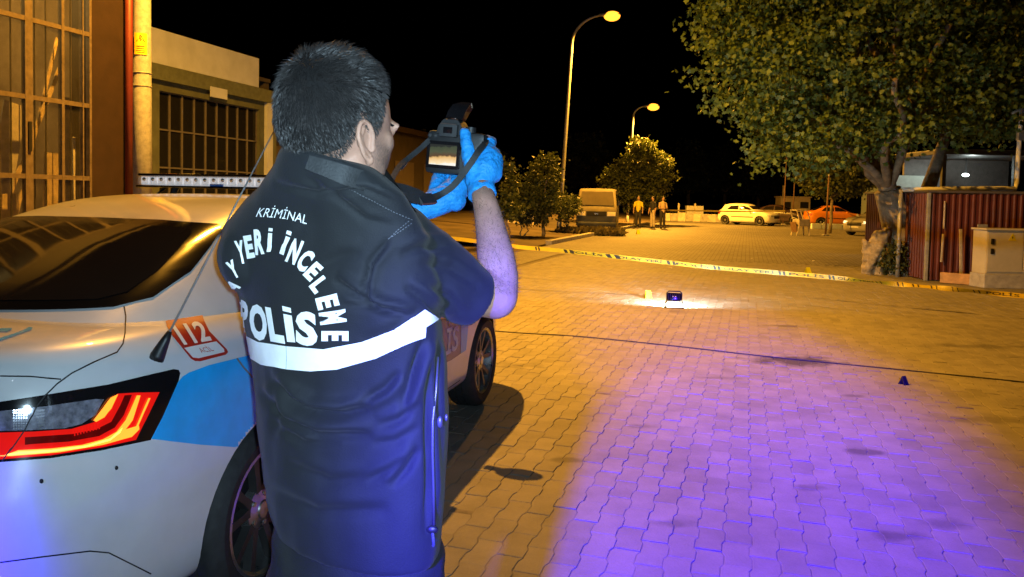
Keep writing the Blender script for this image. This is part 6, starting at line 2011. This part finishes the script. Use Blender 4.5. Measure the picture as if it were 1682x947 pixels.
# pipe frame
pp0, pp1 = W(1480, 311, 15.9), W(1668, 309, 15.9); pt_ = W(1679, 178, 15.9)
pf_ = empty('pipe_frame', (pp1.x, pp1.y, 0), 0, 'white steel pipe frame running over the red hut and up its right side', 'pipe')
Geo().tube([pp0, W(1580, 309, 15.9), pp1, W(1670, 300, 15.9), W(1673, 250, 15.9), pt_], .045, 10).build('pipe', MT['white_paint'], pf_, smooth=True)
Geo().tube([Vector((pp0.x, pp0.y, 0)), pp0], .04, 10).build('leg', MT['galv'], pf_, smooth=True)
Geo().tube([W(1662, 186, 15.9), pt_, W(1690, 190, 15.9)], .03, 8).build('bracket', MT['galv'], pf_, smooth=True)
Geo().box(W(1676, 222, 15.88), (.12, .1, .2), None, .01).build('junction', MT['galv'], pf_)

# ================================================================== tape, thin black tube, work light, markers
tyel = M('tape_yellow', (0.42, 0.31, 0.012), 0.45, var=0.08, scale=20)
tblk = M('tape_black', (0.012, 0.012, 0.012), 0.5)
tpts = [(236, 352, 11.25), (420, 365, 12.6), (600, 378, 13.6), (742, 391, 14.0), (850, 405, 13.7), (928, 412, 13.4), (1098, 431, 12.8), (1173, 439, 12.5), (1280, 448, 12.0), (1362, 455, 11.5), (1450, 464, 11.0), (1560, 474, 10.5), (1682, 486, 10.0), (1860, 503, 9.4)]
TP = [np.array(list(W(*p))) for p in tpts]
NQ = 400
TQ = catmull(TP, NQ)
tpx = [proj(q)[0] for q in TQ]
tape = empty('police_tape', Vector((0.1, 13.7, 0)), 0, 'yellow police tape with black print stretched across the street', 'tape')
TW = 0.072
def tframe(i):
    q = Vector(TQ[i]); t = (Vector(TQ[min(i + 1, NQ - 1)]) - Vector(TQ[max(0, i - 1)])).normalized()
    tw = 0.25 * math.sin(i * 0.09)
    x = tpx[i]
    if x > 1390: tw += 0.9 * math.sin((x - 1390) / 26.0)
    up_ = Vector((0, 0, 1)); n_ = t.cross(up_).normalized()
    a = up_ * math.cos(tw) + n_ * math.sin(tw)
    return q, a, t.cross(a).normalized()
def tpoint(fi, v, off=0.0):
    i = int(max(0, min(NQ - 2, fi))); u = fi - i
    q0, a0, n0 = tframe(i); q1, a1, n1 = tframe(i + 1)
    nn = n0.lerp(n1, u)
    if nn.y > 0: nn = -nn
    return q0.lerp(q1, u) + a0.lerp(a1, u) * v * TW * .5 + nn * off
g = Geo()
rings = []
for i in range(NQ):
    rings.append([tpoint(i, -1, .0004), tpoint(i, 1, .0004), tpoint(i, 1, -.0004), tpoint(i, -1, -.0004)])
g.loft(rings).build('strip', tyel, tape, smooth=False)
def fi_at(x): return float(np.interp(x, tpx, range(NQ)))
bars = [880, 928, 998, 1097, 1173, 1280, 1362, 1440, 1475, 1500, 1530, 1565, 1600]
for x in bars:
    f0 = fi_at(x)
    bg = Geo()
    for k in (0, 1):
        w = 1.3 if x < 1430 else 0.7
        a0 = f0 + k * 2.3
        bg.add([tpoint(a0, -.85, .002), tpoint(a0 + w, -.85, .002), tpoint(a0 + w - .7, .85, .002), tpoint(a0 - .7, .85, .002)], [(0, 1, 2, 3)])
    bg.build('tape_bar', tblk, tape)
def tape_text(s, x0, x1):
    v, t, w = text_tris(s, 0.02)
    f0, f1 = fi_at(x0), fi_at(x1)
    vs = [tpoint(f0 + (f1 - f0) * x / w, -.55 + 1.05 * y, .002) for x, y in v]
    mk('tape_print', vs, t, tblk, tape)
for s, x0, x1 in (('POLİS', 936, 990), ('OLAY YERİ', 1014, 1088), ('POLİS', 1110, 1165), ('OLAY YERİ', 1188, 1272), ('POLİS', 1296, 1354), ('OLAY YERİ', 1376, 1436), ('POLİS', 1620, 1675)):
    tape_text(s, x0, x1)
# post beyond the frame that holds the tape
tpo = Vector((TQ[-1][0], TQ[-1][1], 0))
o = Geo().tube([tpo, tpo + Vector((0, 0, .9))], .03, 10).build('tape_post', MT['galv'], None); tag(o, 'short steel post holding the right end of the police tape', 'post')
# second tape far back
t2 = [W(1092, 345, 50), W(1160, 346, 49.5), W(1215, 347, 49), W(1290, 346, 48)]
g = Geo(); g.loft([[p + Vector((0, 0, .045)), p - Vector((0, 0, .045)), p + Vector((0, .002, -.045)), p + Vector((0, .002, .045))] for p in t2])
o = g.build('police_tape', tyel, None); tag(o, 'second thin yellow tape far back in front of the white hatchback', 'tape')
# thin black tube along a dark line on the paving
cp = [G(560, 520), G(700, 533), G(836, 546), G(950, 553), G(1100, 568), G(1250, 585), G(1400, 600), G(1550, 615), G(1690, 629), G(1850, 646)]
Q = catmull([np.array(list(p)) for p in cp], 60)
o = Geo().tube([Vector(q) + Vector((0, 0, .006)) for q in Q], .0055, 8).build('strand', MT['rubber'], None, smooth=True)
tag(o, 'thin black line lying across the paving', 'strand')
# LED work light on the ground, its back to us
wl0 = G(1107, 505); wl0.z = 0
yaw = -R(10)
wk = empty('work_light', wl0, yaw, 'black portable work light standing on the paving, shining away', 'work light')
Geo().box((0, 0.01, .145), (.185, .045, .115), Matrix.Rotation(R(-12), 3, 'X'), .012).build('housing', gloss_black, wk, local=True, smooth=True, angle=40)
hd_ = wk.children[0]
for k in range(7):
    Geo().box((-.075 + k * .025, -.018, .15), (.006, .014, .09), Matrix.Rotation(R(-12), 3, 'X'), .002).build('cooling_fin', MT['black_plastic'], hd_, local=True)
for s in (-1, 1):
    Geo().ball((s * .018, -.028, .155), (.008, .004, .008), 10, 6).build('switch', MT['white_paint'], hd_, local=True, smooth=True)
Geo().box((-.022, -.030, .115), (.020, .006, .012), None, .002).build('power_button', ledb, hd_, local=True)
Geo().box((0, .036, .14), (.16, .004, .09), Matrix.Rotation(R(-12), 3, 'X'), .001).build('led_panel', EM('work_led', (0.85, 1.0, 0.97), 30), wk, local=True)
Geo().tube([(-.098, 0, .12), (-.098, -.004, .205), (-.075, -.006, .228), (.075, -.006, .228), (.098, -.004, .205), (.098, 0, .12)], .010, 10).build('handle', MT['black_plastic'], wk, local=True, smooth=True)
for s in (-1, 1):
    Geo().tube([(s * .098, 0, .125), (s * .115, -.03, .06), (s * .122, -.055, .008), (s * .118, .09, .008)], .008, 8).build('leg', MT['black_plastic'], wk, local=True, smooth=True)
Geo().tube([(-.122, -.055, .008), (.122, -.055, .008)], .008, 8).build('foot_bar', MT['black_plastic'], wk, local=True, smooth=True)
ld = bpy.data.lights.new('work_light_beam', 'AREA'); ld.shape = 'RECTANGLE'; ld.size = .16; ld.size_y = .09; ld.energy = 140; ld.color = (0.80, 1.0, 0.96)
lo_ = bpy.data.objects.new('work_light_beam', ld); COL.objects.link(lo_)
dv = Matrix.Rotation(yaw, 3, 'Z') @ Vector((0, 1, -.12))
lo_.location = wl0 + Vector((0, 0, .14)) + dv.normalized() * .045
lo_.rotation_euler = dv.to_track_quat('-Z', 'Z').to_euler()
# evidence markers
def marker(p, rz, s, mat, label, group=None):
    t = empty('evidence_marker', p, rz, label, 'evidence marker', group)
    for k in (-1, 1):
        Geo().prism([(-.05 * s, 0), (.05 * s, 0), (.034 * s, .11 * s), (-.034 * s, .11 * s)], -.002, .002, lambda q, z: Vector((q[0], k * (.045 * s - q[1] * .38) + z, q[1]))).build('plate', mat, t, local=True)
    Geo().box((0, 0, .111 * s), (.066 * s, .012 * s, .006), None, .002).build('ridge', mat, t, local=True)
    return t
def gp0(px, py):
    p = G(px, py); p.z = 0; return p
marker(gp0(1064, 490), R(12), 1.05, MT['yellow_plastic'], 'yellow evidence marker in the white beam left of the work light')
marker(gp0(1048, 384), R(10), 1.7, MT['yellow_plastic'], 'yellow evidence marker far back near the person in yellow')
marker(gp0(1327, 449), R(10), 1.2, MT['yellow_plastic'], 'yellow evidence marker just behind the police tape')
marker(gp0(1484, 631), R(25), .6, M('marker_dark_blue', (0.04, 0.03, 0.06), .5), 'small dark evidence marker alone on the violet lit paving')
# litter
lm = M('litter', (0.5, 0.48, 0.42), .8)
for i, (px, py, s, lb) in enumerate(((1101, 441, .05, 'scrap of litter just below the tape above the work light'), (1243, 413, .04, 'pale scrap of litter behind the tape, middle of the street'), (1235, 425, .035, 'pale scrap of litter nearest behind the tape'), (1302, 430, .04, 'pale scrap of litter left of the marker behind the tape'), (1336, 429, .05, 'pale scrap of litter right of the marker behind the tape'))):
    p = gp0(px, py)
    vs = [p + Vector((s * random.uniform(.6, 1.2) * math.cos(a), s * random.uniform(.6, 1.2) * math.sin(a), .004 + random.uniform(0, .025))) for a in [2 * math.pi * k / 7 for k in range(7)]]
    o = Geo().add(vs + [p + Vector((0, 0, .03))], [(k, (k + 1) % 7, 7) for k in range(7)]).build('litter', lm, None)
    tag(o, lb, 'litter')
p = gp0(1457, 444)
o = Geo().box(p + Vector((0, 0, .015)), (.45, .05, .025), Matrix.Rotation(R(-25), 3, 'Z'), .004).build('wood_stick', M('stick', (0.5, 0.36, 0.2), .8), None); tag(o, 'short pale stick lying in front of the stump', 'stick')
# low pale wall on the verge behind the shrubs
p = gpos(856, 38)
vw = Geo().box(p + Vector((0, 0, .45)), (1.3, .25, .9), None, .02).build('verge_wall', wall_b, None); tag(vw, 'short pale wall on the verge left of the thin young tree', 'wall')
